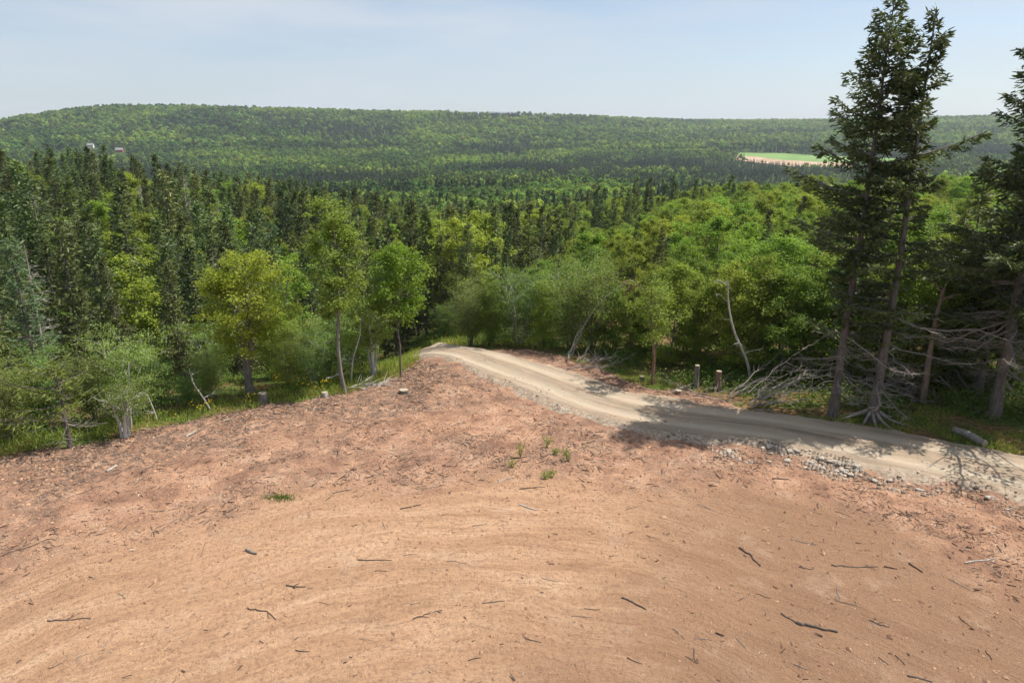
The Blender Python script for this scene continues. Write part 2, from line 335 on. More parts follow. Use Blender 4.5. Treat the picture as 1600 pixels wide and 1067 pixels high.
def roadmat():
    m, nt, b = newmat('road_gravel'); t = nt.nodes.new('ShaderNodeTexCoord'); P = t.outputs['Object']; Lk = nt.links.new
    u = attr(nt, 'u'); s = attr(nt, 's')
    cb = nt.nodes.new('ShaderNodeCombineXYZ'); Lk(u, cb.inputs[0]); Lk(mathn(nt, 'MULTIPLY', s, 0.07), cb.inputs[1])
    st = noise(nt, cb.outputs[0], 3.2, 6, 0.6, 0.2); mid = noise(nt, P, 1.1, 5, 0.6); grit = noise(nt, P, 26, 5, 0.75)
    c = ramp(nt, st, [(0.34, (0.20, 0.152, 0.108)), (0.5, (0.28, 0.218, 0.158)), (0.66, (0.38, 0.305, 0.225))])
    tr = attr(nt, 'track'); c = mixc(nt, mathn(nt, 'MULTIPLY', tr, 0.85), c, (0.46, 0.38, 0.285))
    c = mixc(nt, ramp(nt, mid, [(0.5, (0, 0, 0)), (0.75, (0.5,) * 3)]), c, (0.44, 0.29, 0.19))
    sh = attr(nt, 'shoulder')
    vo = nt.nodes.new('ShaderNodeTexVoronoi'); vo.inputs['Scale'].default_value = 11; Lk(P, vo.inputs['Vector'])
    sc_ = ramp(nt, vo.outputs['Color'], [(0.2, (0.22, 0.165, 0.12)), (0.5, (0.35, 0.27, 0.20)), (0.8, (0.46, 0.38, 0.30))])
    c = mixc(nt, mathn(nt, 'MULTIPLY', sh, 0.75), c, sc_)
    c = mixc(nt, ramp(nt, grit, [(0.32, (0.8,) * 3), (0.46, (0, 0, 0))]), c, (0.20, 0.145, 0.10))
    c = mixc(nt, ramp(nt, grit, [(0.58, (0, 0, 0)), (0.72, (0.6,) * 3)]), c, (0.62, 0.55, 0.46))
    c = mixc(nt, attr(nt, 'soil'), c, ramp(nt, mid, [(0.35, (0.30, 0.165, 0.105)), (0.65, (0.47, 0.275, 0.175))]))
    Lk(c, b.inputs['Base Color']); b.inputs['Roughness'].default_value = 0.95; b.inputs['Specular IOR Level'].default_value = 0.1
    bp = nt.nodes.new('ShaderNodeBump'); bp.inputs['Strength'].default_value = 0.7; bp.inputs['Distance'].default_value = 0.05
    Lk(mathn(nt, 'ADD', grit, mathn(nt, 'MULTIPLY', st, 0.8)), bp.inputs['Height']); Lk(bp.outputs[0], b.inputs['Normal']); return m
def floormat():
    m, nt, b = newmat('forest_floor'); t = nt.nodes.new('ShaderNodeTexCoord'); P = t.outputs['Object']; Lk = nt.links.new
    n = noise(nt, P, 0.55, 6, 0.62); n2 = noise(nt, P, 5.0, 6, 0.7); n3 = noise(nt, P, 0.22, 3, 0.5)
    g = ramp(nt, n2, [(0.3, (0.035, 0.055, 0.014)), (0.5, (0.075, 0.105, 0.026)), (0.7, (0.16, 0.175, 0.05))])
    br = ramp(nt, n2, [(0.3, (0.06, 0.038, 0.022)), (0.5, (0.15, 0.095, 0.045)), (0.7, (0.27, 0.18, 0.08))])
    c = mixc(nt, ramp(nt, n, [(0.42, (0, 0, 0)), (0.56, (1, 1, 1))]), g, br)
    far = attr(nt, 'far'); c = mixc(nt, far, c, ramp(nt, n3, [(0.4, (0.03, 0.052, 0.015)), (0.6, (0.06, 0.09, 0.025))]))
    Lk(c, b.inputs['Base Color']); b.inputs['Roughness'].default_value = 1; b.inputs['Specular IOR Level'].default_value = 0.05
    bp = nt.nodes.new('ShaderNodeBump'); bp.inputs['Strength'].default_value = 0.7; bp.inputs['Distance'].default_value = 0.1
    Lk(n2, bp.inputs['Height']); Lk(bp.outputs[0], b.inputs['Normal']); return m
def chipmat(name, stops):
    m, nt, b = newmat(name); Lk = nt.links.new
    Lk(ramp(nt, attr(nt, 'v'), stops), b.inputs['Base Color']); b.inputs['Roughness'].default_value = 0.9; b.inputs['Specular IOR Level'].default_value = 0.15
    return m
def flat(name, a, b_, scale=0.05):
    m, nt, b = newmat(name); t = nt.nodes.new('ShaderNodeTexCoord')
    nt.links.new(ramp(nt, noise(nt, t.outputs['Object'], scale, 5, 0.6), [(0.35, a), (0.65, b_)]), b.inputs['Base Color']); b.inputs['Roughness'].default_value = 0.95
    return m
M['soil'] = soilmat(); M['road'] = roadmat(); M['floor'] = floormat()
M['chips'] = chipmat('wood_debris', [(0.0, (0.055, 0.038, 0.032)), (0.45, (0.15, 0.10, 0.08)), (0.72, (0.25, 0.17, 0.12)), (0.86, (0.40, 0.31, 0.23)), (1.0, (0.60, 0.53, 0.45))])
M['clods'] = chipmat('soil_clods', [(0.0, (0.27, 0.155, 0.10)), (0.5, (0.38, 0.225, 0.14)), (1.0, (0.46, 0.285, 0.18))])
M['stones'] = chipmat('grey_stones', [(0.0, (0.15, 0.12, 0.095)), (0.5, (0.27, 0.21, 0.16)), (0.85, (0.38, 0.31, 0.245)), (1.0, (0.50, 0.43, 0.36))])
M['rock'] = flat('rock_face', (0.22, 0.185, 0.15), (0.46, 0.405, 0.345), 9)
M['field_g'] = flat('hay_green', (0.10, 0.19, 0.035), (0.16, 0.26, 0.06), 0.02)
M['field_b'] = flat('bare_earth', (0.32, 0.21, 0.13), (0.42, 0.29, 0.19), 0.03)
M['white'] = flat('white_boards', (0.74, 0.74, 0.73), (0.80, 0.80, 0.79), 1)
M['redwall'] = flat('red_paint', (0.42, 0.075, 0.04), (0.50, 0.10, 0.055), 1)
M['roofgrey'] = flat('grey_roof', (0.16, 0.16, 0.17), (0.22, 0.22, 0.23), 1)
M['glass'] = flat('window_glass', (0.03, 0.035, 0.045), (0.05, 0.055, 0.065), 1); M['glass'].node_tree.nodes['Principled BSDF'].inputs['Roughness'].default_value = 0.15

# ------------------------------------------------------------------ object helpers
COL = sc.collection
def link(name, me, parent=None):
    o = bpy.data.objects.new(name, me); COL.objects.link(o)
    if parent is not None: o.parent = parent
    return o
def tag(o, label=None, cat=None, group=None, kind=None):
    if label: o['label'] = label
    if cat: o['category'] = cat
    if group: o['group'] = group
    if kind: o['kind'] = kind
    return o
def empty(name, loc, rz=0.0, scale=1.0):
    o = bpy.data.objects.new(name, None); COL.objects.link(o); o.location = loc; o.rotation_euler = (0, 0, rz)
    o.scale = (scale,) * 3 if np.isscalar(scale) else scale; o.empty_display_size = 0.2
    return o

# ------------------------------------------------------------------ ground sheet
def grid_faces(nr, nc, wrap=False):
    i = np.arange(nr - 1)[:, None]; j = np.arange(nc if wrap else nc - 1)[None, :]; j2 = (j + 1) % nc
    return np.stack([i * nc + j, i * nc + j2, (i + 1) * nc + j2, (i + 1) * nc + j], -1).reshape(-1, 4)
azs = np.radians(np.concatenate([np.linspace(-46, 46, 330), np.arange(50, 312, 4.0)]))
rs = np.concatenate([[0.3], np.geomspace(1.5, 3300, 360)])
Rg, Ag = np.meshgrid(rs, azs, indexing='ij'); X = Rg * np.sin(Ag); Y = Rg * np.cos(Ag)
Z = hgt(X, Y); sdc = clear_sd(X, Y); near = Rg < 60
Z = Z - 0.35 * sstep(0.1, 1.1, sdc) * near
ru = np.full(X.shape, 99.0); ru[near] = road_u(X[near], Y[near]).reshape(-1)
Z = Z - 0.35 * sstep(2.6, 1.8, ru)
Z = Z + np.where(near, fbm(X / 0.9, Y / 0.9, 31, 3) * 0.12, 0)
me = mesh_np('ground', np.stack([X, Y, Z], -1), grid_faces(len(rs), len(azs), True)[:, ::-1], M['floor'], {'far': ('POINT', sstep(60, 160, Rg))}, True)
tag(link('ground', me), kind='structure')

# ------------------------------------------------------------------ bare dirt clearing
azs = np.radians(np.linspace(-64, 64, 430)); rs = np.geomspace(5.5, 41, 440)
Rg, Ag = np.meshgrid(rs, azs, indexing='ij'); X = Rg * np.sin(Ag); Y = Rg * np.cos(Ag)
def dirt_masks(X, Y):
    px, py = project(X, Y, 0 * X)
    # rough, littered belt between the graded middle and the forest edge (as a distance from the clearing's far rim)
    d = np.hypot(X + 1, Y - 3)
    rough = sstep(15.2, 18.5, d + fbm(X / 4, Y / 4, 41, 3) * 5 + 1.6 * np.clip(-X / 10, 0, 1.2) - 1.0 * np.clip((X - 3) / 6, 0, 2))
    brown = sstep(-1, 7, X - 0.45 * (Y - 13) + fbm(X / 3, Y / 3, 45, 3) * 6)
    return rough, brown
def dirt_h(X, Y, rough):
    d = np.hypot(X + 1, Y - 3); th = np.arctan2(X + 1, Y - 3)
    wd = d + fbm(X / 5, Y / 5, 50, 2) * 4
    z = fbm(wd / 0.9, th * 5.0, 51, 3) * 0.035 + fbm(wd / 0.26, th * 9.0, 52, 2) * 0.03 * (1 - rough)
    z = z + rough * (fbm(X / 0.8, Y / 0.8, 53, 4) * 0.22 + fbm(X / 0.25, Y / 0.25, 54, 2) * 0.07)
    z = z + fbm(X / 0.35, Y / 0.35, 55, 3) * 0.035
    return z
rough, brown = dirt_masks(X, Y); sdc = clear_sd(X, Y)
Zc = hgt(X, Y) + dirt_h(X, Y, rough) + 0.04 - 0.42 * sstep(0.35, -0.9, sdc)
rim = sdist(CLR, X, Y); pxr = project(X, Y, 0 * X)[0]
lit = np.clip(sstep(5.5, 0.5, rim + fbm(X / 2, Y / 2, 61, 3) * 4) * (Y > 14) * np.where(X < 2, 1.0, 0.75) + 0.55 * rough * sstep(-0.02, 0.12, fbm(X / 1.7, Y / 1.7, 62, 3)), 0, 1)
F = grid_faces(len(rs), len(azs))[:, ::-1]; keep = (sdc.ravel()[F] > -1.0).any(1)
me = mesh_np('dirt_clearing', np.stack([X, Y, Zc], -1), F[keep], M['soil'], {'rough': ('POINT', rough), 'brown': ('POINT', brown), 'litter': ('POINT', lit)}, True)
tag(link('dirt_clearing', me), kind='structure')
def dirt_z(x, y):
    x = np.atleast_1d(np.asarray(x, float)); y = np.atleast_1d(np.asarray(y, float))
    ro, _ = dirt_masks(x, y); s = clear_sd(x, y)
    return np.maximum(hgt(x, y) + dirt_h(x, y, ro) + 0.04 - 0.42 * sstep(0.35, -0.9, s), hgt(x, y) - 0.35 * sstep(0.1, 1.1, s))

# ------------------------------------------------------------------ dirt road
us = np.linspace(-3.6, 3.6, 73); sl = np.arange(len(RC)) * 0.13
Ug, Sg = np.meshgrid(us, sl); X = RC[:, 0][:, None] + RN[:, 0][:, None] * Ug; Y = RC[:, 1][:, None] + RN[:, 1][:, None] * Ug
wob = fbm(Sg / 2.5, Ug * 0.2 + 7, 71, 3) * 0.7; au = (np.abs(Ug) + wob) * (1 + .30 * sstep(26, 33, np.hypot(X, Y)))
prof = 0.17 - 0.55 * sstep(1.45, 3.2, au) - 0.075 * np.exp(-((np.abs(Ug + wob * .3) - 0.8) / 0.3) ** 2)
shoulder = sstep(1.35, 1.95, au)
Zr = hgt(X, Y) + prof + fbm(X / 0.5, Y / 0.5, 73, 3) * (0.025 + 0.16 * shoulder) + fbm(X / 0.18, Y / 0.18, 74, 2) * (0.012 + 0.05 * shoulder)
trk = np.exp(-((np.abs(Ug + wob * .3) - 0.8) / 0.34) ** 2)
soil = sstep(-0.02, 0.1, fbm(X / 0.9, Y / 0.9, 75, 3)) * sstep(1.9, 2.5, au)
me = mesh_np('dirt_road', np.stack([X, Y, Zr], -1), grid_faces(len(sl), len(us)), M['road'],
             {'u': ('POINT', Ug), 's': ('POINT', Sg), 'track': ('POINT', trk), 'shoulder': ('POINT', shoulder), 'soil': ('POINT', soil)}, True)
tag(link('dirt_road', me), kind='structure')
def road_z(ui, si):
    i = min(max(int(si / 0.13), 0), len(RC) - 1); j = int(round((ui + 3.6) / 0.1)); return Zr[i, min(max(j, 0), 72)]

# ------------------------------------------------------------------ far fields
def field(name, P, mat, off):
    P = np.array([G(*p)[:2] for p in P]); m0, m1 = P.min(0) - 8, P.max(0) + 8
    xs = np.linspace(m0[0], m1[0], 90); ys = np.linspace(m0[1], m1[1], 90); X, Y = np.meshgrid(xs, ys)
    s = sdist(P, X, Y); Zf = hgt(X, Y) + off
    F = grid_faces(90, 90); k = (s.ravel()[F] > 0).all(1)
    tag(link(name, mesh_np(name, np.stack([X, Y, Zf], -1), F[k], mat, None, True)), kind='structure'); return P
FIELD = [field('hay_field', [(1154, 239), (1215, 240), (1300, 244), (1420, 250), (1420, 259), (1300, 256), (1220, 252), (1150, 245)], M['field_g'], 0.5),
         field('ploughed_field', [(1150, 244), (1220, 251), (1300, 255), (1420, 258), (1420, 266), (1300, 263), (1240, 262), (1148, 252)], M['field_b'], 0.9)]

# ------------------------------------------------------------------ tree makers: each returns (wood mesh, foliage mesh)
def limb_path(o, e, rng, n=5, sag=0.0, wob=0.06):
    t = np.linspace(0, 1, n)[:, None]; L_ = np.linalg.norm(e - o)
    P = o + (e - o) * t; P[:, 2] += sag * L_ * (t[:, 0] * (1 - t[:, 0])) * 4 * 0.25
    P[1:] += rng.normal(0, wob * L_, (n - 1, 3)) * t[1:] * 0.6
    return P
def deciduous(seed, H, cb, Rr, nleaf, leaf, wood='bark', fol='decid', stems=1, limbs=18, shape='round', tr=0.11, cl=0.33, upb=0.7, spread=0.35, name='tree'):
    rng = np.random.default_rng(seed); W = MB(); Fo = MB(); cen = []; outs = []
    ga = rng.uniform(0, 6.28)
    for s in range(stems):
        a = ga + s * 6.283 / max(stems, 1) + rng.uniform(-.4, .4); sp = 0 if stems == 1 else spread * H * rng.uniform(0.5, 1.1)
        Hs = H * (0.95 if s == 0 else rng.uniform(0.7, 0.95))
        n = 9; t = np.linspace(0, 1, n)
        P = np.stack([np.cos(a) * sp * t ** 1.3 + (0.08 * np.cos(a) if stems > 1 else 0), np.sin(a) * sp * t ** 1.3 + (0.08 * np.sin(a) if stems > 1 else 0), Hs * t], 1)
        wv = np.cumsum(rng.normal(0, 0.007 * H, (n, 2)), 0); P[:, :2] += wv - wv[0]
        P[0, 2] -= 0.25
        r0 = tr * (1 if stems == 1 else rng.uniform(.5, .85)); rad = r0 * (1 - t * 0.88) ** 0.85; rad[0] *= 1.45
        W.tube(P, rad, 7 if r0 > .06 else 5, rng.uniform(0, .6))
        nl = max(3, int(limbs / stems ** 0.6))
        for k in range(nl):
            u = (k + rng.uniform(0, 1)) / nl; tt = cb + (0.97 - cb) * u
            o = np.array([np.interp(tt, t, P[:, i]) for i in range(3)])
            if shape == 'round': pr = math.sin(math.pi * (0.16 + 0.80 * u)) ** 0.75
            elif shape == 'tall': pr = (0.55 + 0.45 * math.sin(math.pi * (0.1 + u * 0.75))) * (1 - 0.55 * u ** 2)
            elif shape == 'egg': pr = math.sin(math.pi * (0.22 + 0.74 * u)) ** 0.8
            else: pr = (0.45 + 0.55 * u) * (1.0 if u < 0.8 else (1 - (u - .8) * 2.2))
            e = Rr * pr * rng.uniform(0.62, 1.12) / (1 if stems == 1 else 1.45)
            az = k * 2.4 + rng.uniform(-.5, .5) + a; rise = e * rng.uniform(0.35, 0.95) * (1.25 - 0.5 * u)
            E = o + np.array([math.cos(az) * e, math.sin(az) * e, min(rise, H - o[2] + 0.15)])
            LP = limb_path(o, E, rng, 6, 0.25); lr = max(0.012, 0.4 * r0 * (1 - 0.7 * tt)) * (0.6 + 0.4 * e / Rr)
            W.tube(LP, lr * np.linspace(1, 0.3, 6), 4, rng.uniform(0, .6))
            ns = int(rng.integers(4, 7))
            for q in range(ns):
                v = rng.uniform(0.25, 1.0) if q else 1.0
                so = np.array([np.interp(v, np.linspace(0, 1, 6), LP[:, i]) for i in range(3)])
                dv = unit(E - o) * 0.6 + rng.normal(0, 0.75, 3); dv[2] += 0.25; dv = unit(dv)
                Ls = max(0.35, e * rng.uniform(0.25, 0.5)); SE = so + dv * Ls
                if SE[2] > H * 1.02: SE[2] = H * 1.02
                W.tube(limb_path(so, SE, rng, 3), [lr * .4, lr * .28, lr * .12], 3, rng.uniform(0, .6))
                for g in range(int(rng.integers(2, 5))):
                    w_ = rng.uniform(0.35, 1.1); c = so + (SE - so) * w_ + rng.normal(0, 0.16 * Ls + .03, 3); cen.append(c); outs.append(c - np.array([P[4, 0], P[4, 1], H * (cb + .45 * (1 - cb))]))
    cen = np.array(cen); outs = unit(np.array(outs)); k = rng.integers(0, len(cen), nleaf)
    # leaf sprays: leaves gather in flattened plumes round twig ends, thicker on the outside of the crown
    wgt = rng.exponential(1.0, len(cen)) + .15; wgt /= wgt.sum(); k = rng.choice(len(cen), nleaf, p=wgt)
    off = rng.normal(0, 1, (nleaf, 3)) * cl * .72 * rng.uniform(0.35, 1.0, (nleaf, 1)); off[:, 2] *= 0.55
    leaves(Fo, cen[k] + off, leaf, rng, outs[k], upb)
    return W.mesh(name + '_wood', M[wood]), Fo.mesh(name + '_leaves', M[fol])
def conifer(seed, *a, **k):
    W, Fo, D = conifer_mb(seed, *a, **k)
    if k.get('split'): D_ = [d.mesh('dead_branch', M[k.get('deadcol', 'deadtwig')]) for d in D if d.n]
    else:
        D = [d for d in D if d.n]; J = MB()
        for d in D: [J.add(v, f - off, a_) for v, f, a_, off in zip(d.V, d.F, d.A, np.concatenate([[0], np.cumsum([len(v) for v in d.V])[:-1]]))]
        D_ = J.mesh('conifer_dead', M[k.get('deadcol', 'deadtwig')]) if J.n else None
    return W.mesh('conifer_wood', M[k.get('trunk', 'sbark')]), Fo.mesh('conifer_needles', M[k.get('fol', 'spruce')]), D_
def conifer_mb(seed, H, Rr, base=0.08, wh=0.34, perw=5, step=0.12, clen=0.2, cwid=0.055, ncard=2, fol='spruce', tr=0.13, irregular=0.3, power=0.8, dead=0.0, lift=0.12, trunk='sbark', tside=7, gap=0.12, lean=0.0, sec=0.42, deadcol='deadtwig', topthin=1.0, split=False, gapv=0.0):
    rng = np.random.default_rng(seed); W = MB(); Fo = MB(); DL = []
    n = 12; t = np.linspace(0, 1, n); wv = np.cumsum(rng.normal(0, 0.0018 * H, (n, 2)), 0)
    P = np.stack([wv[:, 0] - wv[0, 0] + lean * H * t ** 1.5, wv[:, 1] - wv[0, 1], H * t], 1); P[0, 2] -= 0.3
    rad = tr * (1 - t * 0.94) ** 0.9; rad[0] *= 1.5
    W.tube(P, rad, tside, rng.uniform(0, .3))
    z = H * base; CC = []; DD = []
    while z < H * 0.985:
        u = z / H; v = (u - base) / (1 - base)
        for k in range(perw if v < .9 else 4):
            if rng.uniform() < gap + gapv * v: continue
            az = rng.uniform(0, 6.283); zz = z + rng.uniform(-.5, .5) * wh
            lob = 1 + irregular * (vn(np.array([az * 1.1]), np.array([zz * 0.55]), seed)[0] * 2 - 1) * 1.2
            Lb = max(0.10, Rr * (1 - v) ** power * rng.uniform(1 - irregular, 1.1) * lob * (0.55 + 0.45 * min(1, v / 0.18)) * topthin + 0.06)
            o = np.array([np.interp(min(zz / H, 1), t, P[:, i]) for i in range(3)])
            dh = np.array([math.cos(az), math.sin(az), 0]); side = np.array([-math.sin(az), math.cos(az), 0])
            s = np.linspace(0, 1, 6); el = lift + 0.75 * v ** 2 - 0.30 * (1 - v); cu = 0.28
            bp = o + dh * (Lb * s[:, None]); bp[:, 2] += Lb * ((el - 0.10) * s + cu * (s ** 2) * (1 - v * .6)) ; bp += side * (rng.normal(0, .06) * Lb * s ** 2)[:, None]
            isdead = v < dead and rng.uniform() < (1 - v / max(dead, 1e-6)) * 1.4
            br = max(0.006, 0.022 * Lb ** 0.8)
            D = MB()
            if isdead:
                DL.append(D); br *= .62; bp[1:] += rng.normal(0, .05, (5, 3)) * Lb * .5; bp[:, 2] -= Lb * .12 * s
            (D if isdead else W).tube(bp, br * np.linspace(1, .25, 6), 3, rng.uniform(0, .7))
            if isdead:
                for q in range(int(Lb * 9)):
                    sv = rng.uniform(.25, 1); b0 = np.array([np.interp(sv, s, bp[:, i]) for i in range(3)])
                    dd = dh * rng.uniform(.2, .9) + side * rng.choice([-1, 1]) * rng.uniform(.4, 1) + np.array([0, 0, rng.uniform(-.5, .3)])
                    e0 = b0 + unit(dd) * rng.uniform(.2, .6); D.tube(np.stack([b0, (b0 + e0) / 2 + rng.normal(0, .04, 3), e0]), [.007, .005, .003], 3, rng.uniform(0, .9))
                continue
            m = max(2, int(Lb / step)); sv = np.clip((np.arange(m) + rng.uniform(0, 1, m)) / m, 0.10 if v > .3 else .22, 1)
            for sg in (-1, 1):
                b0 = np.stack([np.interp(sv, s, bp[:, i]) for i in range(3)], 1)
                l2 = (sec * Lb * (1 - sv) * rng.uniform(.5, 1.1, m) + 0.10 + .05 * Lb).clip(0.05, 0.75)
                dd = unit(dh * 0.75 + side * sg * rng.uniform(.45, 1.0, (m, 1)) + np.array([0, 0, 1.0]) * rng.normal(-0.14, .16, (m, 1)))
                for c in range(ncard):
                    f = (c + rng.uniform(0, 1, m)) / ncard
                    jit = rng.normal(0, .4, (m, 3)); jit[:, 2] += .05
                    CC.append(b0 + dd * (l2 * f)[:, None]); DD.append(unit(dd + jit))
            CC.append(bp[-1:] - dh * .05); DD.append(unit(dh + np.array([0, 0, .5]))[None])
        z += wh * rng.uniform(.75, 1.25) * (1.15 - 0.45 * v)
    tz = np.linspace(0.93 * H, H, 14); CC.append(np.stack([np.interp(tz / H, t, P[:, i]) for i in range(3)], 1)); q = rng.normal(0, .6, (14, 3)); q[:, 2] = .9; DD.append(unit(q))
    C_ = np.vstack(CC); D_ = np.vstack(DD)
    cards(Fo, C_, D_, clen * rng.uniform(.7, 1.3, len(C_)), cwid * rng.uniform(.7, 1.3, len(C_)), rng)
    return W, Fo, DL

# ------------------------------------------------------------------ placing trees
def place(name, meshes, loc, H0, H, rz=0.0, wide=1.0, label=None, cat='tree', group=None, tilt=None, parts=('trunk', 'crown', 'dead_wood')):
    s = H / H0; o = empty(name, loc, rz, (s * wide, s * wide, s))
    if tilt: o.rotation_euler = (tilt[0], tilt[1], rz)
    for me, pn in zip(meshes, parts):
        if isinstance(me, list):
            for q in me: link('dead_branch', q, o)
        elif me is not None:
            c = link(pn, me, o)
            if pn == 'dead_wood': c['kind'] = 'stuff'
    tag(o, label, cat, group); return o

# hero spruces beside the road
def hero_spruce(seed, bpx, top, label, Rr, **k):
    b = G(*bpx); H = top_height(b, top); k.setdefault('base', 0.10)
    ms = conifer(seed, H, Rr, wh=0.31, perw=5, step=0.062, clen=0.19, cwid=0.064, ncard=3, fol='spruce_hero', tside=10, sec=.45, split=True, gapv=.30, **k)
    return place('spruce_tree', ms, b, H, H, 0, 1, label, 'spruce', 'tall spruces beside the road')
hero_spruce(11, (1300, 650), -8, 'tall dense spruce beside the road, nearest to the two cut posts', 3.6, tr=0.16, irregular=0.85, power=0.78, dead=0.30, gap=0.04)
hero_spruce(23, (1362, 657), 12, 'tall thin-topped spruce with exposed flared roots at the edge of the road', 3.1, tr=0.175, irregular=0.9, power=0.8, dead=0.33, gap=0.12)
hero_spruce(37, (1553, 652), -70, 'broad dark spruce behind the fallen log, cut by the right edge', 4.0, tr=0.19, irregular=0.65, power=0.72, dead=0.28, gap=0.12)
hero_spruce(41, (1680, 640), -60, 'spruce at the far right whose shadow reaches the road', 3.0, tr=0.2, irregular=0.6, power=0.5, dead=0.3, gap=0.06)

# flared roots at the foot of the thin-topped spruce
rng = np.random.default_rng(5); b = G(1362, 657); W = MB()
for k in range(9):
    a = k * 0.7 + rng.uniform(-.2, .2); L_ = rng.uniform(.6, 1.3); t = np.linspace(0, 1, 6)
    P = np.stack([np.cos(a + t * .3) * (.12 + L_ * t), np.sin(a + t * .3) * (.12 + L_ * t), .42 * (1 - t) ** 2 - .04 * t + .02], 1)
    W.tube(P, .07 * (1 - t * .8), 5, rng.uniform(.3, .9))
ro = bpy.data.objects['spruce_tree.001']; link('roots', W.mesh('roots', M['deadtwig']), ro)

# ------------------------------------------------------------------ single broadleaf trees at the clearing's edge
def hero_tree(name, seed, bpx, top, label, cat='tree', **k):
    b = G(*bpx); H = top_height(b, top)
    ms = deciduous(seed, H, **k); return place(name, ms, b - np.array([0, 0, .05]), H, H, 0, 1, label, cat)
hero_tree('maple_tree', 3, (390, 618), 392, 'broad yellow-green leafy tree with twin grey trunks at the left edge of the clearing', cb=.30, Rr=2.6, nleaf=17000, leaf=.105, fol='maple', stems=2, limbs=36, shape='round', tr=.17, cl=.34, spread=.05)
hero_tree('poplar_tree', 8, (540, 614), 300, 'tallest leafy tree at the clearing edge, slim bare trunk and open crown', cb=.36, Rr=1.25, nleaf=9500, leaf=.11, fol='poplar', limbs=30, shape='tall', tr=.085, cl=.28)
hero_tree('young_tree', 15, (626, 588), 378, 'small bright green tree with egg-shaped crown on a thin straight trunk', cb=.38, Rr=1.3, nleaf=11000, leaf=.105, fol='bright', limbs=32, shape='egg', tr=.045, cl=.26)
hero_tree('leaning_tree', 19, (585, 590), 455, 'small leafy tree with pale crooked stems between the slim poplar and the egg-shaped tree', cb=.3, Rr=1.5, nleaf=6500, leaf=.10, fol='poplar', wood='birch', stems=3, limbs=22, tr=.10, spread=.16, cl=.3)
hero_tree('young_tree', 27, (1020, 600), 430, 'thin forked tree with sparse leaves on the far side of the road', cb=.45, Rr=1.5, nleaf=3800, leaf=.10, fol='poplar', wood='redbark', stems=2, limbs=16, tr=.085, spread=.2, cl=.26)
hero_tree('young_tree', 29, (196, 682), 600, 'small half-bare tree with a pale splayed trunk at the left grass edge', cb=.35, Rr=1.1, nleaf=2600, leaf=.07, fol='alder', wood='birch', stems=4, limbs=14, tr=.13, spread=.2, cl=.25)
b = G(110, 700); H = top_height(b, 565)
place('spruce_tree', conifer(77, H, 1.9, base=.3, wh=.3, perw=5, step=.1, clen=.2, cwid=.05, ncard=2, fol='alder', dead=.3, power=.5, tr=.09, irregular=.5), b, H, H, 0, 1, 'stunted flat-topped olive conifer with bare trunk among the left shrubs', 'conifer')

# ------------------------------------------------------------------ tree library
LIB = {}
LIB['spruce'] = [(conifer(100 + i, 12, [1.95, 1.5, 2.2, 1.8, 1.45, 2.0, 1.7][i], base=.05, wh=.36, perw=5, step=.17, clen=.34, cwid=.105, ncard=2, tr=.13, irregular=[.3, .4, .35, .25, .45, .3, .4][i], power=[.85, .8, .95, .85, .8, .95, .85][i], dead=.12, gap=[.05, .12, .1, .05, .2, .05, .1][i]), 12) for i in range(7)]
LIB['larch'] = [(conifer(130 + i, 11, 2.2, base=.08, wh=.42, perw=5, step=.19, clen=.30, cwid=.09, ncard=2, fol='larch', tr=.12, irregular=.35, power=.7), 11) for i in range(2)]
LIB['snag'] = [(conifer(140 + i, 10, 1.3, base=.15, wh=.40, perw=5, step=.6, clen=.2, cwid=.03, ncard=1, fol='dead_needles', tr=.11, irregular=.5, power=.7, dead=2.5, deadcol='pale', trunk='pale'), 10) for i in range(2)]
LIB['decid'] = [(deciduous(200 + i, 9, .14, [2.3, 2.7, 2.1, 2.5, 2.2, 2.9][i], 9500, .17, limbs=[22, 24, 20, 26, 22, 26][i], shape=['round', 'egg', 'tall', 'round', 'egg', 'round'][i], stems=[1, 1, 1, 2, 1, 2][i], tr=.12, cl=.42, spread=.1), 9) for i in range(6)]
LIB['near_decid'] = [(deciduous(230 + i, 7.5, .05, [2.1, 2.4, 2.2, 1.9][i], 17000, .12, limbs=[34, 36, 32, 32][i], shape=['round', 'egg', 'round', 'tall'][i], stems=[3, 2, 4, 1][i], tr=.07, cl=.38, spread=.12), 7.5) for i in range(4)]
LIB['alder'] = [(deciduous(260 + i, 4, .06, [1.7, 1.9, 1.5, 1.8][i], 9500, .08, wood='birch' if i == 1 else 'bark', fol='alder', limbs=30, shape='vase', stems=[6, 7, 5, 8][i], tr=.036, cl=.30, spread=[.24, .3, .22, .32][i], upb=.5), 4) for i in range(4)]
rt = np.random.default_rng(77)
PLACED = []
def put(kind, x, y, H, label, group, name, cat='tree', v=None, wide=1.0, parts=('trunk', 'crown', 'dead_wood')):
    ms, H0 = LIB[kind][(v if v is not None else int(rt.integers(0, 99))) % len(LIB[kind])]
    PLACED.append((x, y)); return place(name, ms, (x, y, h1(x, y) - .05), H0, H, rt.uniform(0, 6.28), wide * rt.uniform(.88, 1.12), label, cat, group, (rt.normal(0, .02), rt.normal(0, .02)), parts)
# skyline of the near woods in the photograph: how high the trees of each direction stand
TL_X = [-200, 0, 100, 200, 300, 400, 500, 600, 700, 800, 870, 930, 1000, 1090, 1160, 1250, 1400, 1600, 1800]
TL_Y = [215, 220, 224, 234, 258, 268, 284, 304, 322, 318, 326, 352, 326, 298, 296, 290, 300, 300, 300]
def cap_height(x, y, z, jit):
    px, _ = project(x, y, z + 8); lim = np.interp(px, TL_X, TL_Y) + jit; r_ = math.hypot(x, y)
    lim += (np.interp(r_, [37, 46, 60, 80, 100], [140, 90, 40, 8, -6]) if px < 620 else np.interp(r_, [40, 55, 75], [40, 20, 0]) if px > 930 else 0)
    return top_height((x, y, z), lim), px
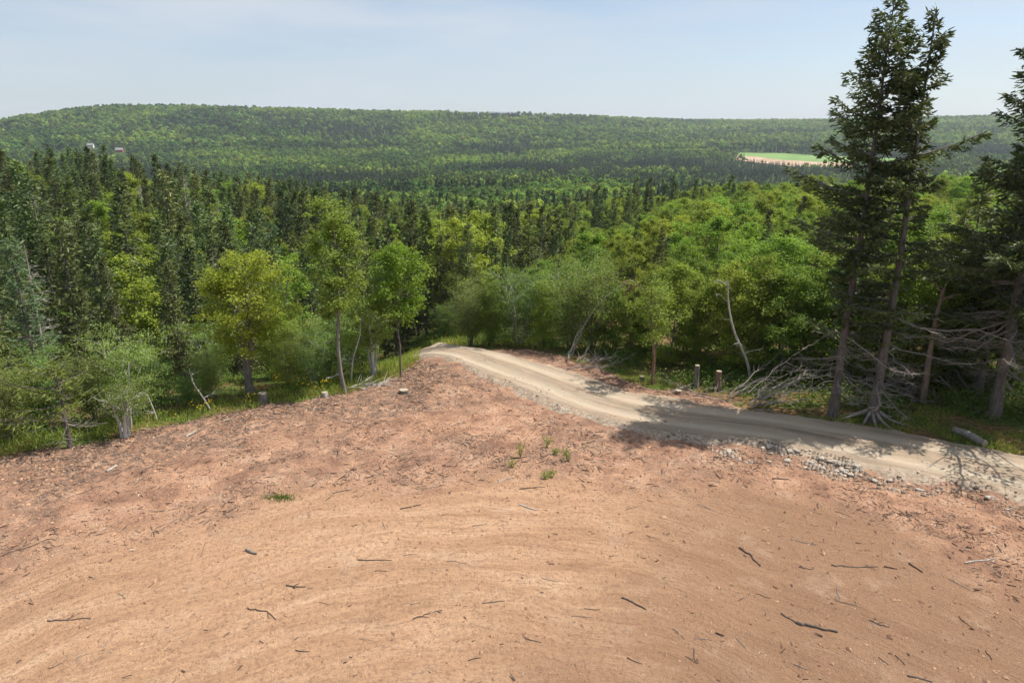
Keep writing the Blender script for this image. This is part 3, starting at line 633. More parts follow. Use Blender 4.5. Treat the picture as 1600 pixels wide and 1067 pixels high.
# shrubs and small trees along the left edge and beyond the crest
SHRUBS = [(20, 690, 560, 'alder'), (-60, 700, 540, 'alder'), (70, 670, 540, 'alder'), (150, 660, 545, 'alder'), (250, 640, 540, 'alder'), (215, 652, 520, 'alder'), (300, 632, 575, 'alder'), (330, 620, 545, 'alder'), (45, 640, 520, 'alder'), (120, 625, 480, 'near_decid'), (-20, 640, 500, 'alder'), (180, 620, 520, 'alder'),
          (455, 605, 500, 'alder'), (490, 602, 515, 'alder'), (440, 590, 470, 'near_decid'), (515, 585, 490, 'alder'), (565, 575, 470, 'alder'), (340, 598, 500, 'alder'), (280, 605, 500, 'near_decid'),
          (735, 540, 440, 'alder'), (770, 540, 425, 'near_decid'), (810, 540, 420, 'alder'), (850, 542, 430, 'near_decid'), (890, 545, 415, 'alder'), (925, 548, 405, 'alder'), (955, 548, 440, 'near_decid'), (840, 528, 395, 'near_decid'), (905, 530, 392, 'alder'), (700, 530, 470, 'alder'), (760, 525, 430, 'alder'),
          (985, 560, 440, 'near_decid'), (1045, 570, 405, 'near_decid'), (1090, 572, 430, 'near_decid'), (1135, 578, 400, 'near_decid'), (1180, 585, 385, 'near_decid'), (1220, 592, 415, 'near_decid'), (1010, 552, 400, 'near_decid'), (1070, 550, 375, 'near_decid'), (1150, 555, 360, 'near_decid'), (1215, 565, 362, 'near_decid'),
          (1265, 590, 380, 'near_decid'), (1330, 592, 400, 'near_decid'), (1400, 600, 380, 'near_decid'), (1450, 596, 360, 'near_decid'), (1500, 600, 390, 'near_decid'), (1590, 604, 400, 'near_decid'), (1300, 575, 350, 'near_decid'), (1380, 575, 335, 'near_decid'), (1470, 575, 320, 'near_decid'), (1560, 580, 340, 'near_decid'), (1425, 612, 480, 'near_decid')]
ORD = 'first second third fourth fifth sixth seventh eighth ninth tenth eleventh twelfth thirteenth'.split()
def side_of(px, kd):
    if kd == 'alder': return 0 if px < 380 else 1 if px < 640 else 2
    return 3 if px < 640 else 4 if px < 970 else 5 if px < 1240 else 6
SIDE = ['of the grey-green shrubs on the left of the clearing', 'of the grey-green shrubs behind the slim trees at the clearing edge', 'of the grey-green shrubs beyond the road crest', 'of the leafy trees half hidden in the left shrubs', 'of the leafy trees behind the road crest', 'of the leafy trees in the thicket across the road', 'of the leafy trees in the dark wood behind the tall spruces']
seen = {}
rank = {}
for k in sorted(range(len(SHRUBS)), key=lambda k: SHRUBS[k][0]):
    g = side_of(SHRUBS[k][0], SHRUBS[k][3]); rank[k] = seen.get(g, 0); seen[g] = rank[k] + 1
for i, (px, py, ty, kd) in enumerate(SHRUBS):
    b = G(px, py); H = top_height(b, ty); g = side_of(px, kd); lb = ORD[rank[i]] + ' from the left ' + SIDE[g]
    if kd == 'alder': put(kd, b[0], b[1], H, lb, 'grey-green shrubs', 'alder_shrub', 'shrub', i, parts=('stems', 'foliage'))
    else: put(kd, b[0], b[1], H, lb, 'leafy trees near the road', 'leafy_tree', 'tree', i)
# dense woods, nearest first: individual trees as far as they can be told apart
cand = []
for r0 in np.arange(37, 128, 1.5):
    n = int(r0 * 1.62 * 1.5 / 5.6)
    for k in range(n):
        r = r0 + rt.uniform(0, 1.5); a = R(rt.uniform(-44, 42)); cand.append((r, r * math.sin(a), r * math.cos(a)))
NSP = ND = 0; OVER = []
acc = [p for p in PLACED]
cell = {}
def free(x, y, d):
    for q in cell.get((int(x // 4), int(y // 4)), []):
        if (q[0] - x) ** 2 + (q[1] - y) ** 2 < d * d: return False
    return True
def occupy(x, y):
    for i in (-1, 0, 1):
        for j in (-1, 0, 1): cell.setdefault((int(x // 4) + i, int(y // 4) + j), []).append((x, y))
for p in PLACED: occupy(*p)
# the clump of tall spruces behind the crest of the road
for px, dist, ty in [(612, 47, 352), (640, 44, 338), (662, 50, 322), (684, 43, 330), (706, 52, 318), (728, 46, 345), (752, 55, 322), (676, 38.5, 402), (705, 40, 425), (775, 50, 316), (798, 58, 318), (822, 54, 314), (848, 60, 322), (872, 57, 328), (790, 44, 372), (836, 46, 385), (650, 56, 312), (738, 62, 312)]:
    d = ray(px, 400); k = dist / math.hypot(d[0], d[1]); x, y = d[0] * k, d[1] * k; cand.append((0, x, y, ty))
C4 = [c if len(c) == 4 else c + (0,) for c in sorted(cand)]
CX = np.array([c[1] for c in C4]); CY = np.array([c[2] for c in C4])
okc = (clear_sd(CX, CY) < -2.5) & (road_u(CX, CY) > 3.2); CZ = hgt(CX, CY)
MARK = [(-999, 'at the far left edge of the view'), (60, 'in line with the far white house'), (165, 'in line with the far red house'), (230, 'up the slope left of the yellow-green tree'), (300, 'behind the left half of the yellow-green tree'), (390, 'behind the right half of the yellow-green tree'), (470, 'between the yellow-green tree and the slim poplar'), (530, 'just right of the slim poplar'), (590, 'behind the small egg-shaped tree'),
        (660, 'over the far end of the road'), (740, 'behind the shrubs beyond the road crest'), (830, 'beyond the leaning grey trunk'), (920, 'behind the withered branch'), (1000, 'behind the thin forked tree'), (1080, 'behind the two cut trunk posts'), (1150, 'behind the bleached snag'), (1220, 'left of the tall dense spruce'), (1300, 'behind the pair of tall spruces'), (1400, 'right of the thin-topped spruce'), (1500, 'behind the broad dark spruce at the right')]
def where(px, r):
    m = [t for q, t in MARK if q <= px][-1]
    return m + (', first row' if r < 46 else ', middle rows' if r < 62 else ', back rows' if r < 82 else ', far rows')
KEEP = {0,1,3,5,7,9,10,11,12,13,14,15,16,17,28,36,46,48,59,63,75,76,86,91,92,96,97,101,107,109,113,115,122,126,136,137,142,149,151,154,155,160,161,162,164,167,170,181,183,185,198,199,201,202,207,210,212,215,227,229,232,234,239,248,253,260,268,269,270,274,275,281,282,287,292,293,296,297,299,301,303,305,308,309,321,322,324,326,327,331,332,334,341,346,351,355,360,361,363,364,365,369,371,372,373,379,380,386,393,395,402,404,405,407,410,412,414,419,420,421,424,427,428,430,436,438,439,440,441,443,444,446,453,457,459,461,462,475,476,484,485,486,487,490,491,498,499,500,502,508,514,518,519,522,527,529,531,533,536,537,541,549,550,552,554,555,568,571,578,580,581,586,591,593,594,599,603,605,612,616,618,619,626,629,632,652,655,656,665,666,669,673,677,678,682,683,688,692,708,713,714,717,722,728,729,742,746,751,752,754,758,760,769,772,777,780,783,785,794,800,806,811,815,818,828,829,832,838,843,845,856,860,864,872,873,880,882,883,884,887,888,894,905,913,929,931,934,941,945,948,953,955,960,961,963,964,965,966,973,974,978,991,1001,1006,1007,1016,1029,1035,1038,1041,1044,1047,1056,1061,1081,1097,1098,1099,1109,1113,1120,1127,1129,1130,1131,1141,1142,1143,1144,1150,1151,1153,1156,1159,1164,1171,1176,1185,1186,1191,1205,1210,1211,1213,1214,1223,1227,1229,1230,1237,1241,1244,1253,1266,1267,1272,1286,1288,1299,1305,1311,1312,1313,1327,1328,1345,1354,1368,1376,1378,1384,1390,1391,1397,1408,1412,1428,1436,1440,1449,1455,1469,1470,1473,1477,1480,1493,1498,1502,1505,1506,1511,1515,1527,1531,1534,1542,1573,1578,1580,1593,1594,1633,1634,1642,1645,1651,1660,1663,1664,1678,1689,1694,1696,1700,1722,1745,1757,1768,1770,1774,1775,1784,1795,1807,1810,1815,1831,1844,1865,1871,1894,1906,1911,1916,1928,1943,1944,1945,1947,1948,1952,1974,1978,1993,2000,2017,2019,2027,2043,2047,2058,2064,2072,2076,2077,2087,2101,2111,2125,2128,2137,2151}
NUMS = {}; BYL = {}
for i, (r, x, y, ty) in enumerate(C4):
    rt = np.random.default_rng(10000 + i)
    if not okc[i] or not free(x, y, 2.2 if not ty else 1.2): continue
    z = float(CZ[i]); r = math.hypot(x, y); Hc, px = cap_height(x, y, z, abs(rt.normal(0, 30)))
    if px > 940 and r < 44: continue
    con = np.interp(px, [-200, 560, 700, 860, 930, 1000, 1260, 1330, 1700], [.93, .9, .88, .72, .25, .12, .15, .6, .6])
    if 700 < px < 980 and r < 50: con = .45
    if r > 72 and px > 500: con *= np.interp(px, [500, 640, 800], [1, .35, .25])
    if px < 600 and fbm(x / 8 + 4, y / 8, 88, 2) > .06: con = .25
    isc = rt.uniform() < con
    H = min(Hc, rt.uniform(9.5, 16) if isc else rt.uniform(7.5, 11.5))
    if ty: isc = True; H = top_height((x, y, z), ty)
    if H < (4.5 if r < 60 else 3.0): continue
    occupy(x, y); q = rt.uniform()
    if KEEP is not None and i not in KEEP: OVER.append((x, y, z, H, int(isc))); continue   # hidden or past counting: part of the forest mass
    wr = where(px, r); o = None
    if isc:
        NSP += 1
        if q < .05 and px < 700 and not ty: o = put('snag', x, y, H * .88, 'dead grey spruce ' + wr, 'dead spruces in the wood', 'dead_spruce', 'spruce')
        elif q < .16 and px < 560 and not ty: o = put('larch', x, y, H * .92, 'soft blue-green larch ' + wr, 'larches in the wood', 'larch_tree', 'larch')
        else: o = put('spruce', x, y, H, ('tall' if H > 12.5 else 'short' if H < 9 else 'dark') + ' green spruce ' + wr, 'spruces in the wood', 'spruce_tree', 'spruce')
    else:
        ND += 1
        o = put('decid', x, y, H, ('tall' if H > 9.5 else 'low' if H < 7.5 else 'round') + ' broadleaf tree ' + wr, 'broadleaf trees in the wood', 'broadleaf_tree', 'tree')
    NUMS[o.name] = i; BYL.setdefault(o['label'], []).append((px, o))
for lb, L_ in BYL.items():
    if len(L_) > 1:
        for k, (_, o) in enumerate(sorted(L_, key=lambda q: q[0])):
            if k < len(ORD): o['label'] = lb + ', ' + ORD[k] + ' from left'
for px, dist, ty, lb in [(1570, 33.5, 190, 'dark bushy spruce directly behind the broad spruce at the right edge'), (1615, 36, 150, 'spruce rising over the right edge behind the broad dark one'), (1520, 39, 255, 'dark spruce seen between the thin-topped and the broad spruce, nearer the broad one'), (1490, 36, 330, 'short dark spruce right of the leaning reddish trunk'), (1325, 37, 330, 'dark spruce filling the gap between the trunks of the tall pair'), (1275, 35.5, 395, 'low dark spruce under the left boughs of the tall dense spruce'), (1425, 38, 372, 'low dark spruce right behind the thin-topped spruce')]:
    d = ray(px, 400); k = dist / math.hypot(d[0], d[1]); x, y = d[0] * k, d[1] * k
    put('spruce', x, y, top_height((x, y, h1(x, y)), ty), lb, 'spruces in the wood', 'spruce_tree', 'spruce', None, 1.15)
print('individual', NSP, ND, len(OVER))

# ------------------------------------------------------------------ far forest: one mass, too many to count
def far_decid(seed, lod):
    rng = np.random.default_rng(seed); Fo = MB(); n, sz = ((420, .85) if lod == 0 else (150, 1.5))
    nb = 12; bc = rng.normal(0, 1, (nb, 3)); bc = unit(bc) * np.array([2.3, 2.3, 1.9]) * rng.uniform(.45, .9, (nb, 1)); bc[:, 2] += 6.6
    k = rng.integers(0, nb, n); d = unit(rng.normal(0, 1, (n, 3))); d[:, 2] = np.abs(d[:, 2]) * .9 - .15
    C = bc[k] + d * rng.uniform(.8, 1.35, (n, 1)); leaves(Fo, C, sz, rng, d * 1.6, .5, .8)
    return Fo.mesh('far_broadleaf', M['far_decid'])
def far_spruce(seed, lod):
    rng = np.random.default_rng(seed); Fo = MB(); n = 300 if lod == 0 else 120; Rr = rng.uniform(1.6, 2.1)
    u = rng.uniform(0, 1, n) ** 1.35; a = rng.uniform(0, 6.283, n); H = 12
    rr = Rr * (1 - u) ** .85 * rng.uniform(.15, .55, n); C = np.stack([np.cos(a) * rr, np.sin(a) * rr, 1.2 + (H - 1.6) * u], 1)
    D = np.stack([np.cos(a), np.sin(a), -.25 + .5 * u], 1); l = Rr * (1 - u) ** .85 * .65 + .35
    cards(Fo, C, D, l, l * .5 + .15, rng); return Fo.mesh('far_spruce', M['far_spruce'])
src = bpy.data.collections.new('far_tree_sources'); SRC = []
for i, (fn, lod) in enumerate([(far_decid, 0)] * 3 + [(far_spruce, 0)] * 3 + [(far_decid, 1)] * 3 + [(far_spruce, 1)] * 3):
    o = bpy.data.objects.new('source_%02d' % i, fn(300 + i, lod)); src.objects.link(o)
for kd in ('spruce', 'larch', 'decid'):
    for ms, H0 in LIB[kd]:
        src.objects.link(bpy.data.objects.new('source_%02d' % len(src.objects), ms[1]))
rf = np.random.default_rng(9)
PT = []; 
def ring(r0, r1, sp):
    n = int(R(92) / 2 * (r1 * r1 - r0 * r0) / (sp * sp)); r = np.sqrt(rf.uniform(r0 * r0, r1 * r1, n)); a = R(1) * rf.uniform(-46, 46, n)
    return np.stack([r * np.sin(a), r * np.cos(a)], 1)
P = np.vstack([ring(128, 240, 3.2), ring(240, 520, 4.4), ring(520, 1150, 6.0), ring(1150, 2650, 8.6)])
x, y = P.T; r = np.hypot(x, y); az = np.degrees(np.arctan2(x, y))
RRx = np.interp(az, [-40, 5, 16, 40], [1750, 1900, 2400, 2500])
ok = (r < RRx + 60)
for f in FIELD: ok &= sdist(f, x, y) < -3
HOUSES = [G(187, 238), G(142, 231)]
for hx, hy, _ in HOUSES:
    hr = math.hypot(hx, hy); along = (x * hx + y * hy) / hr; across = np.abs(x * hy - y * hx) / hr
    ok &= ~((across < 9) & (along > hr - 130) & (along < hr + 9))
x, y, r, az = x[ok], y[ok], r[ok], az[ok]; z = hgt(x, y); px, py = project(x, y, z)
# keep a straight sight line to the fields: lower, thinner growth in front of them
st = fbm(x / 120, y / 160, 91, 3) + .55 * fbm(x / 420, y / 300, 93, 2)
con = .2 + 2.9 * st
con += .75 * sstep(520, 640, r) * (1 - sstep(900, 1050, r)) * sstep(-4, 3, az)                    # dark strip of spruces in the valley
con += .9 * sstep(1010, 1100, r) * (1 - sstep(1250, 1330, r)) * sstep(13, 16, az) * .8
con += .8 * sstep(1600, 1800, r) * np.exp(-((az + 1.5) / 4.5) ** 2)                                # dark cap on the ridge
con -= .55 * sstep(100, 140, r) * (1 - sstep(430, 560, r)) * (az > -15)
con -= .15 * sstep(1200, 1500, r)
con += .35 * (1 - sstep(115, 180, r)) * (az < -16)
isc = rf.uniform(0, 1, len(x)) < con
lod = (r > 420).astype(int)
vi = rf.integers(0, 3, len(x)) + isc * 3 + lod * 6
vi = np.where(r < 230, np.where(isc, 12 + rf.integers(0, 7, len(x)), 21 + rf.integers(0, 6, len(x))), vi)
scl = np.where(isc, rf.uniform(.7, 1.25, len(x)), rf.uniform(.6, 1.35, len(x))) * np.where(r > 1150, np.where(isc, 1.1, 1.5), 1.0) * np.where(r < 240, .85, 1)
infield = (px > 1100) & (px < 1330) & (py > 255) & (r < 1000); scl = np.where(infield & (r > 500), scl * .6, scl)
V = [np.stack([x, y, z - .3], 1)]; VI = [vi]; SC = [scl]
if OVER:
    O = np.array(OVER); V.append(O[:, :3]); VI.append(np.where(O[:, 4] > .5, 12 + rf.integers(0, 7, len(O)), 21 + rf.integers(0, 6, len(O)))); SC.append(O[:, 3] / np.where(O[:, 4] > .5, 12, 9))
V = np.vstack(V); VI = np.concatenate(VI).astype(np.int32); SC = np.concatenate(SC)
me = bpy.data.meshes.new('forest'); me.vertices.add(len(V)); me.vertices.foreach_set('co', V.astype(np.float32).ravel())
a = me.attributes.new('vi', 'INT', 'POINT'); a.data.foreach_set('value', VI)
a = me.attributes.new('sc', 'FLOAT', 'POINT'); a.data.foreach_set('value', SC.astype(np.float32))
a = me.attributes.new('rz', 'FLOAT', 'POINT'); a.data.foreach_set('value', rf.uniform(0, 6.28, len(V)).astype(np.float32))
fo = link('forest', me); tag(fo, 'distant mixed forest covering the valley and the ridge', 'forest', kind='stuff')
gn = bpy.data.node_groups.new('scatter', 'GeometryNodeTree'); gn.interface.new_socket('Geometry', in_out='INPUT', socket_type='NodeSocketGeometry'); gn.interface.new_socket('Geometry', in_out='OUTPUT', socket_type='NodeSocketGeometry')
gi = gn.nodes.new('NodeGroupInput'); go = gn.nodes.new('NodeGroupOutput'); iop = gn.nodes.new('GeometryNodeInstanceOnPoints'); ci = gn.nodes.new('GeometryNodeCollectionInfo')
ci.inputs[0].default_value = src; ci.inputs['Separate Children'].default_value = True; ci.inputs['Reset Children'].default_value = True
def na(n, t):
    q = gn.nodes.new('GeometryNodeInputNamedAttribute'); q.data_type = t; q.inputs[0].default_value = n; return q.outputs[0]
cx = gn.nodes.new('ShaderNodeCombineXYZ'); mtp = gn.nodes.new('GeometryNodeMeshToPoints')
gl = gn.links.new; gl(gi.outputs[0], mtp.inputs[0]); gl(mtp.outputs[0], iop.inputs['Points']); gl(ci.outputs[0], iop.inputs['Instance']); iop.inputs['Pick Instance'].default_value = True
gl(na('vi', 'INT'), iop.inputs['Instance Index']); gl(na('rz', 'FLOAT'), cx.inputs[2]); gl(cx.outputs[0], iop.inputs['Rotation']); gl(na('sc', 'FLOAT'), iop.inputs['Scale']); gl(iop.outputs[0], go.inputs[0])
md = fo.modifiers.new('scatter', 'NODES'); md.node_group = gn
print('forest', len(V))

# ------------------------------------------------------------------ ground cover
rg = np.random.default_rng(404)
def inpoly(P, n):
    P = np.array(P, float); out = []
    m0, m1 = P.min(0), P.max(0)
    while len(out) < n:
        q = rg.uniform(m0, m1, (n * 3, 2)); s = sdist(P, q[:, 0], q[:, 1]); out += list(q[s > 0])
    return np.array(out[:n])
def gz(x, y):
    s = clear_sd(x, y); return hgt(x, y) - 0.35 * sstep(0.1, 1.1, s) + fbm(x / 0.9, y / 0.9, 31, 3) * 0.12
def worldpoly(pp): return [tuple(G(*p)[:2]) for p in pp]
GL = worldpoly([(-80, 735), (0, 714), (200, 678), (360, 645), (540, 617), (620, 590), (655, 562), (660, 540), (600, 560), (500, 592), (380, 622), (250, 645), (120, 672), (-80, 705)])
GC = worldpoly([(650, 548), (700, 540), (800, 543), (860, 548), (860, 532), (760, 525), (660, 530)])
GR = worldpoly([(920, 578), (1010, 606), (1150, 628), (1330, 668), (1640, 728), (1640, 660), (1400, 628), (1200, 612), (1060, 590), (950, 560)])
def tuftfield(mb, P, n, h, wd, mask=None, spread=.5):
    q = inpoly(P, n)
    if mask is not None: q = q[mask(q[:, 0], q[:, 1])]
    m = len(q); C = np.stack([q[:, 0], q[:, 1], np.maximum(gz(q[:, 0], q[:, 1]), dirt_z(q[:, 0], q[:, 1])) - .02], 1)
    D = rg.normal(0, spread, (m, 3)); D[:, 2] = 1
    hv = h * rg.uniform(.4, 1.3, m) * (0.6 + 0.8 * vn(q[:, 0] / 1.2, q[:, 1] / 1.2, 5))
    cards(mb, C, D, hv, wd, rg)
mb = MB()
tuftfield(mb, GL, 15000, .34, .028, lambda x, y: clear_sd(x, y) < .35)
tuftfield(mb, GC, 3500, .4, .03, lambda x, y: clear_sd(x, y) < .35)
tuftfield(mb, GR, 15000, .13, .022, lambda x, y: (clear_sd(x, y) < .1) & (fbm(x / 1.7, y / 1.7, 66, 3) > -.02))
tag(link('grass', mb.mesh('grass', M['grass'])), 'grass growing along the rim of the dirt clearing and under the roadside spruces', 'grass', kind='stuff')
mb = MB()
def weeds(P, n, h, rad, k, size, mask=None):
    q = inpoly(P, n)
    q = q[clear_sd(q[:, 0], q[:, 1]) < -.15]; q = q[road_u(q[:, 0], q[:, 1]) > 2.7]
    if mask is not None: q = q[mask(q[:, 0], q[:, 1])]
    z = gz(q[:, 0], q[:, 1]); hv = h * rg.uniform(.3, 1.2, len(q)); i = np.repeat(np.arange(len(q)), k)
    d = unit(rg.normal(0, 1, (len(i), 3))); d[:, 2] = np.abs(d[:, 2]); u = rg.uniform(.4, 1, (len(i), 1))
    C = np.stack([q[i, 0], q[i, 1], z[i]], 1) + d * u * np.stack([rad * (.6 + hv[i]), rad * (.6 + hv[i]), hv[i]], 1)
    leaves(mb, C, size, rg, d * .6, .7, .6)
dens = lambda x, y: fbm(x / 2.3, y / 2.3, 67, 3) > -.04
weeds(worldpoly([(-120, 725), (0, 705), (200, 672), (380, 630), (540, 606), (640, 565), (650, 530), (520, 555), (300, 600), (100, 640), (-120, 670)]), 1500, .6, .4, 26, .10)
weeds(worldpoly([(640, 545), (700, 540), (820, 545), (900, 550), (980, 570), (980, 535), (900, 522), (760, 518), (650, 520)]), 800, .9, .5, 30, .11)
weeds(worldpoly([(900, 570), (1010, 598), (1150, 616), (1250, 628), (1250, 570), (1100, 555), (950, 545)]), 900, .8, .5, 26, .10, dens)
weeds(worldpoly([(1200, 622), (1330, 640), (1450, 645), (1640, 660), (1660, 590), (1450, 575), (1200, 575)]), 1300, 1.0, .6, 26, .11, dens)
weeds(worldpoly([(1150, 626), (1330, 664), (1640, 722), (1640, 660), (1330, 630), (1160, 608)]), 350, .22, .3, 16, .07, dens)
tag(link('undergrowth', mb.mesh('undergrowth', M['weed'])), 'low leafy undergrowth at the foot of the woods round the clearing', 'undergrowth', kind='stuff')
mb = MB()
for P, n in ((worldpoly([(320, 648), (385, 640), (385, 634), (320, 640)]), 90), (worldpoly([(428, 608), (475, 603), (475, 594), (428, 598)]), 150), (worldpoly([(455, 614), (520, 608), (520, 600), (455, 606)]), 70), (worldpoly([(690, 533), (720, 535), (720, 528), (690, 526)]), 40)):
    q = inpoly(P, n) + rg.normal(0, .5, (n, 2)); q = q[(fbm(q[:, 0] / .5, q[:, 1] / .5, 95, 2) > -.02) & (clear_sd(q[:, 0], q[:, 1]) < -.1)]; n = len(q); C = np.stack([q[:, 0], q[:, 1], gz(q[:, 0], q[:, 1]) + rg.uniform(.2, .5, n)], 1); i = np.repeat(np.arange(n), 4)
    leaves(mb, C[i] + rg.normal(0, .05, (len(i), 3)), .06, rg, None, .9, .9)
tag(link('wildflowers', mb.mesh('wildflowers', M['flower'])), 'yellow wildflowers in the grass along the left rim of the clearing', 'wildflowers', kind='stuff')

# ------------------------------------------------------------------ debris, clods, stones: masses
def scatter_clear(n, wfun):
    out = []
    while len(out) < n:
        r = np.sqrt(rg.uniform(9 ** 2, 36 ** 2, n * 2)); a = R(1) * rg.uniform(-44, 44, n * 2); x = r * np.sin(a); y = r * np.cos(a)
        k = (clear_sd(x, y) > -.1) & (rg.uniform(0, 1, len(x)) < wfun(x, y)) & (road_u(x, y) > 2.35); out += list(np.stack([x[k], y[k]], 1))
    return np.array(out[:n])
def wdeb(x, y):
    ro, _ = dirt_masks(x, y); rim = sdist(CLR, x, y)
    cl = sstep(-.06, .16, fbm(x / 1.3, y / 1.3, 62, 3))
    return np.clip(.04 + ro * (.12 + .5 * cl) + .6 * sstep(3.6, .2, rim) * (y > 14) * (.4 + .6 * cl), 0, 1)
q = scatter_clear(25000, wdeb); mb = MB(); zq = dirt_z(q[:, 0], q[:, 1]); n = len(q)
a = rg.uniform(0, 6.283, n); ln = rg.gamma(1.7, .042, n).clip(.025, .45); el = rg.normal(0, .16, n); rd = (.004 + ln * rg.uniform(.02, .07, n)).clip(.004, .02)
D = np.stack([np.cos(a) * np.cos(el), np.sin(a) * np.cos(el), np.sin(el)], 1); S = np.stack([-np.sin(a), np.cos(a), 0 * a], 1); U = np.cross(D, S); ln = np.where(np.hypot(q[:, 0] + 1, q[:, 1] - 3) < 15.5, ln * .55, ln)
C = np.stack([q[:, 0], q[:, 1], zq + rd * .8 + np.abs(np.sin(el)) * ln * .35], 1)
V = np.zeros((n, 6, 3)); 
for k in range(3):
    off = (np.cos(k * 2.094) * S + np.sin(k * 2.094) * U) * rd[:, None]
    V[:, k] = C - D * ln[:, None] / 2 + off; V[:, k + 3] = C + D * ln[:, None] / 2 + off * .6
fq = np.array([[0, 1, 4, 3], [1, 2, 5, 4], [2, 0, 3, 5]]); F = (np.arange(n)[:, None, None] * 6 + fq[None]).reshape(-1, 4)
mb.add(V.reshape(-1, 3), F, np.repeat(np.clip(rg.beta(1.6, 1.9, n), 0, 1), 3))
tag(link('debris', mb.mesh('debris', M['chips'])), 'bits of bark, twigs and wood chips littering the dirt clearing', 'debris', kind='stuff')
ico = np.array([(0, 0, 1), (.894, 0, .447), (.276, .851, .447), (-.724, .526, .447), (-.724, -.526, .447), (.276, -.851, .447), (.724, .526, -.447), (-.276, .851, -.447), (-.894, 0, -.447), (-.276, -.851, -.447), (.724, -.526, -.447), (0, 0, -1)])
icf = np.array([(0, 1, 2), (0, 2, 3), (0, 3, 4), (0, 4, 5), (0, 5, 1), (1, 6, 2), (2, 7, 3), (3, 8, 4), (4, 9, 5), (5, 10, 1), (6, 7, 2), (7, 8, 3), (8, 9, 4), (9, 10, 5), (10, 6, 1), (11, 7, 6), (11, 8, 7), (11, 9, 8), (11, 10, 9), (11, 6, 10)])
octv = np.array([(1, 0, 0), (0, 1, 0), (-1, 0, 0), (0, -1, 0), (0, 0, 1), (0, 0, -1.0)]); octf = np.array([(0, 1, 4), (1, 2, 4), (2, 3, 4), (3, 0, 4), (1, 0, 5), (2, 1, 5), (3, 2, 5), (0, 3, 5)])
def lumps(name, C, size, base, faces, mat, jit=.3, flatz=.65):
    n = len(C); B = base[None] * (1 + rg.uniform(-jit, jit, (n, len(base), 1))) * rg.uniform(.65, 1.3, (n, 1, 3)); B[:, :, 2] *= flatz
    a = rg.uniform(0, 6.28, n); ca, sa = np.cos(a)[:, None], np.sin(a)[:, None]
    B = np.stack([B[:, :, 0] * ca - B[:, :, 1] * sa, B[:, :, 0] * sa + B[:, :, 1] * ca, B[:, :, 2]], -1) * np.asarray(size)[:, None, None]
    V = C[:, None] + B; F = (np.arange(n)[:, None, None] * len(base) + faces[None]).reshape(-1, 3)
    return mesh_np(name, V, F, mat, {'v': ('FACE', np.repeat(rg.uniform(0, 1, n), len(faces)))}, False)
def wclod(x, y):
    ro, br = dirt_masks(x, y); return np.clip(.10 + .8 * ro * (.35 + .65 * sstep(-.1, .15, fbm(x / 1.1, y / 1.1, 69, 3))) + .15 * br, 0, 1)
q = scatter_clear(16000, wclod); s = rg.gamma(2.0, .009, len(q)).clip(.006, .09)
tag(link('clods', lumps('clods', np.stack([q[:, 0], q[:, 1], dirt_z(q[:, 0], q[:, 1]) + s * .15], 1), s, octv, octf, M['clods'])), 'loose clods of reddish soil on the clearing', 'soil clods', kind='stuff')
# stones spilled on the near shoulder of the road
side = -1 if (RN[len(RN) // 2][1] > 0) else 1      # shoulder towards the camera
def shoulder_pts(n, s0, s1, u0, u1):
    i = rg.integers(0, len(RC), n * 60); u = rg.uniform(u0, u1, n * 60) * side; xy = RC[i] + RN[i] * u[:, None]; px, py = project(xy[:, 0], xy[:, 1], 0.0)
    k = np.nonzero((px > s0) & (px < s1) & (rg.uniform(0, 1, len(i)) < .04 + 2.5 * np.maximum(0, fbm(xy[:, 0] / .9, xy[:, 1] / .9, 81, 3) + .03)))[0][:n]
    zr = Zr[i[k], np.clip(np.round((u[k] + 3.6) / .1).astype(int), 0, 72)]
    return np.column_stack([xy[k], np.maximum(zr, dirt_z(xy[k, 0], xy[k, 1]))])
Cg = np.vstack([shoulder_pts(1600, 1100, 1620, 1.5, 3.2), shoulder_pts(1500, 1120, 1340, 1.6, 3.0), shoulder_pts(260, 720, 1100, 1.5, 3.0), shoulder_pts(500, 700, 1650, .2, 1.9)])
s = rg.gamma(2.0, .0125, len(Cg)).clip(.008, .075); s[-500:] *= .5
tag(link('gravel', lumps('gravel', Cg + np.array([0, 0, .01]), s, ico, icf, M['stones'], .28)), 'grey broken stones along the shoulder of the dirt road', 'gravel', kind='stuff')
rocks = np.vstack([shoulder_pts(26, 1120, 1340, 1.8, 2.7), shoulder_pts(8, 1340, 1600, 2.0, 2.8)])
rms = []
for k in range(4):
    me = lumps('rock', np.zeros((1, 3)), [1.0], ico, icf, M['rock'], .3, .75); rms.append(me)
for k, c in enumerate(rocks):
    o = link('rock', rms[k % 4]); o.location = c + np.array([0, 0, .05]); o.scale = (rg.uniform(.07, .11),) * 3; o.rotation_euler = (0, 0, rg.uniform(0, 6.28))
    tag(o, 'fist-to-head-sized grey rock in the rubble along the road shoulder', 'rock', 'rocks along the road shoulder')

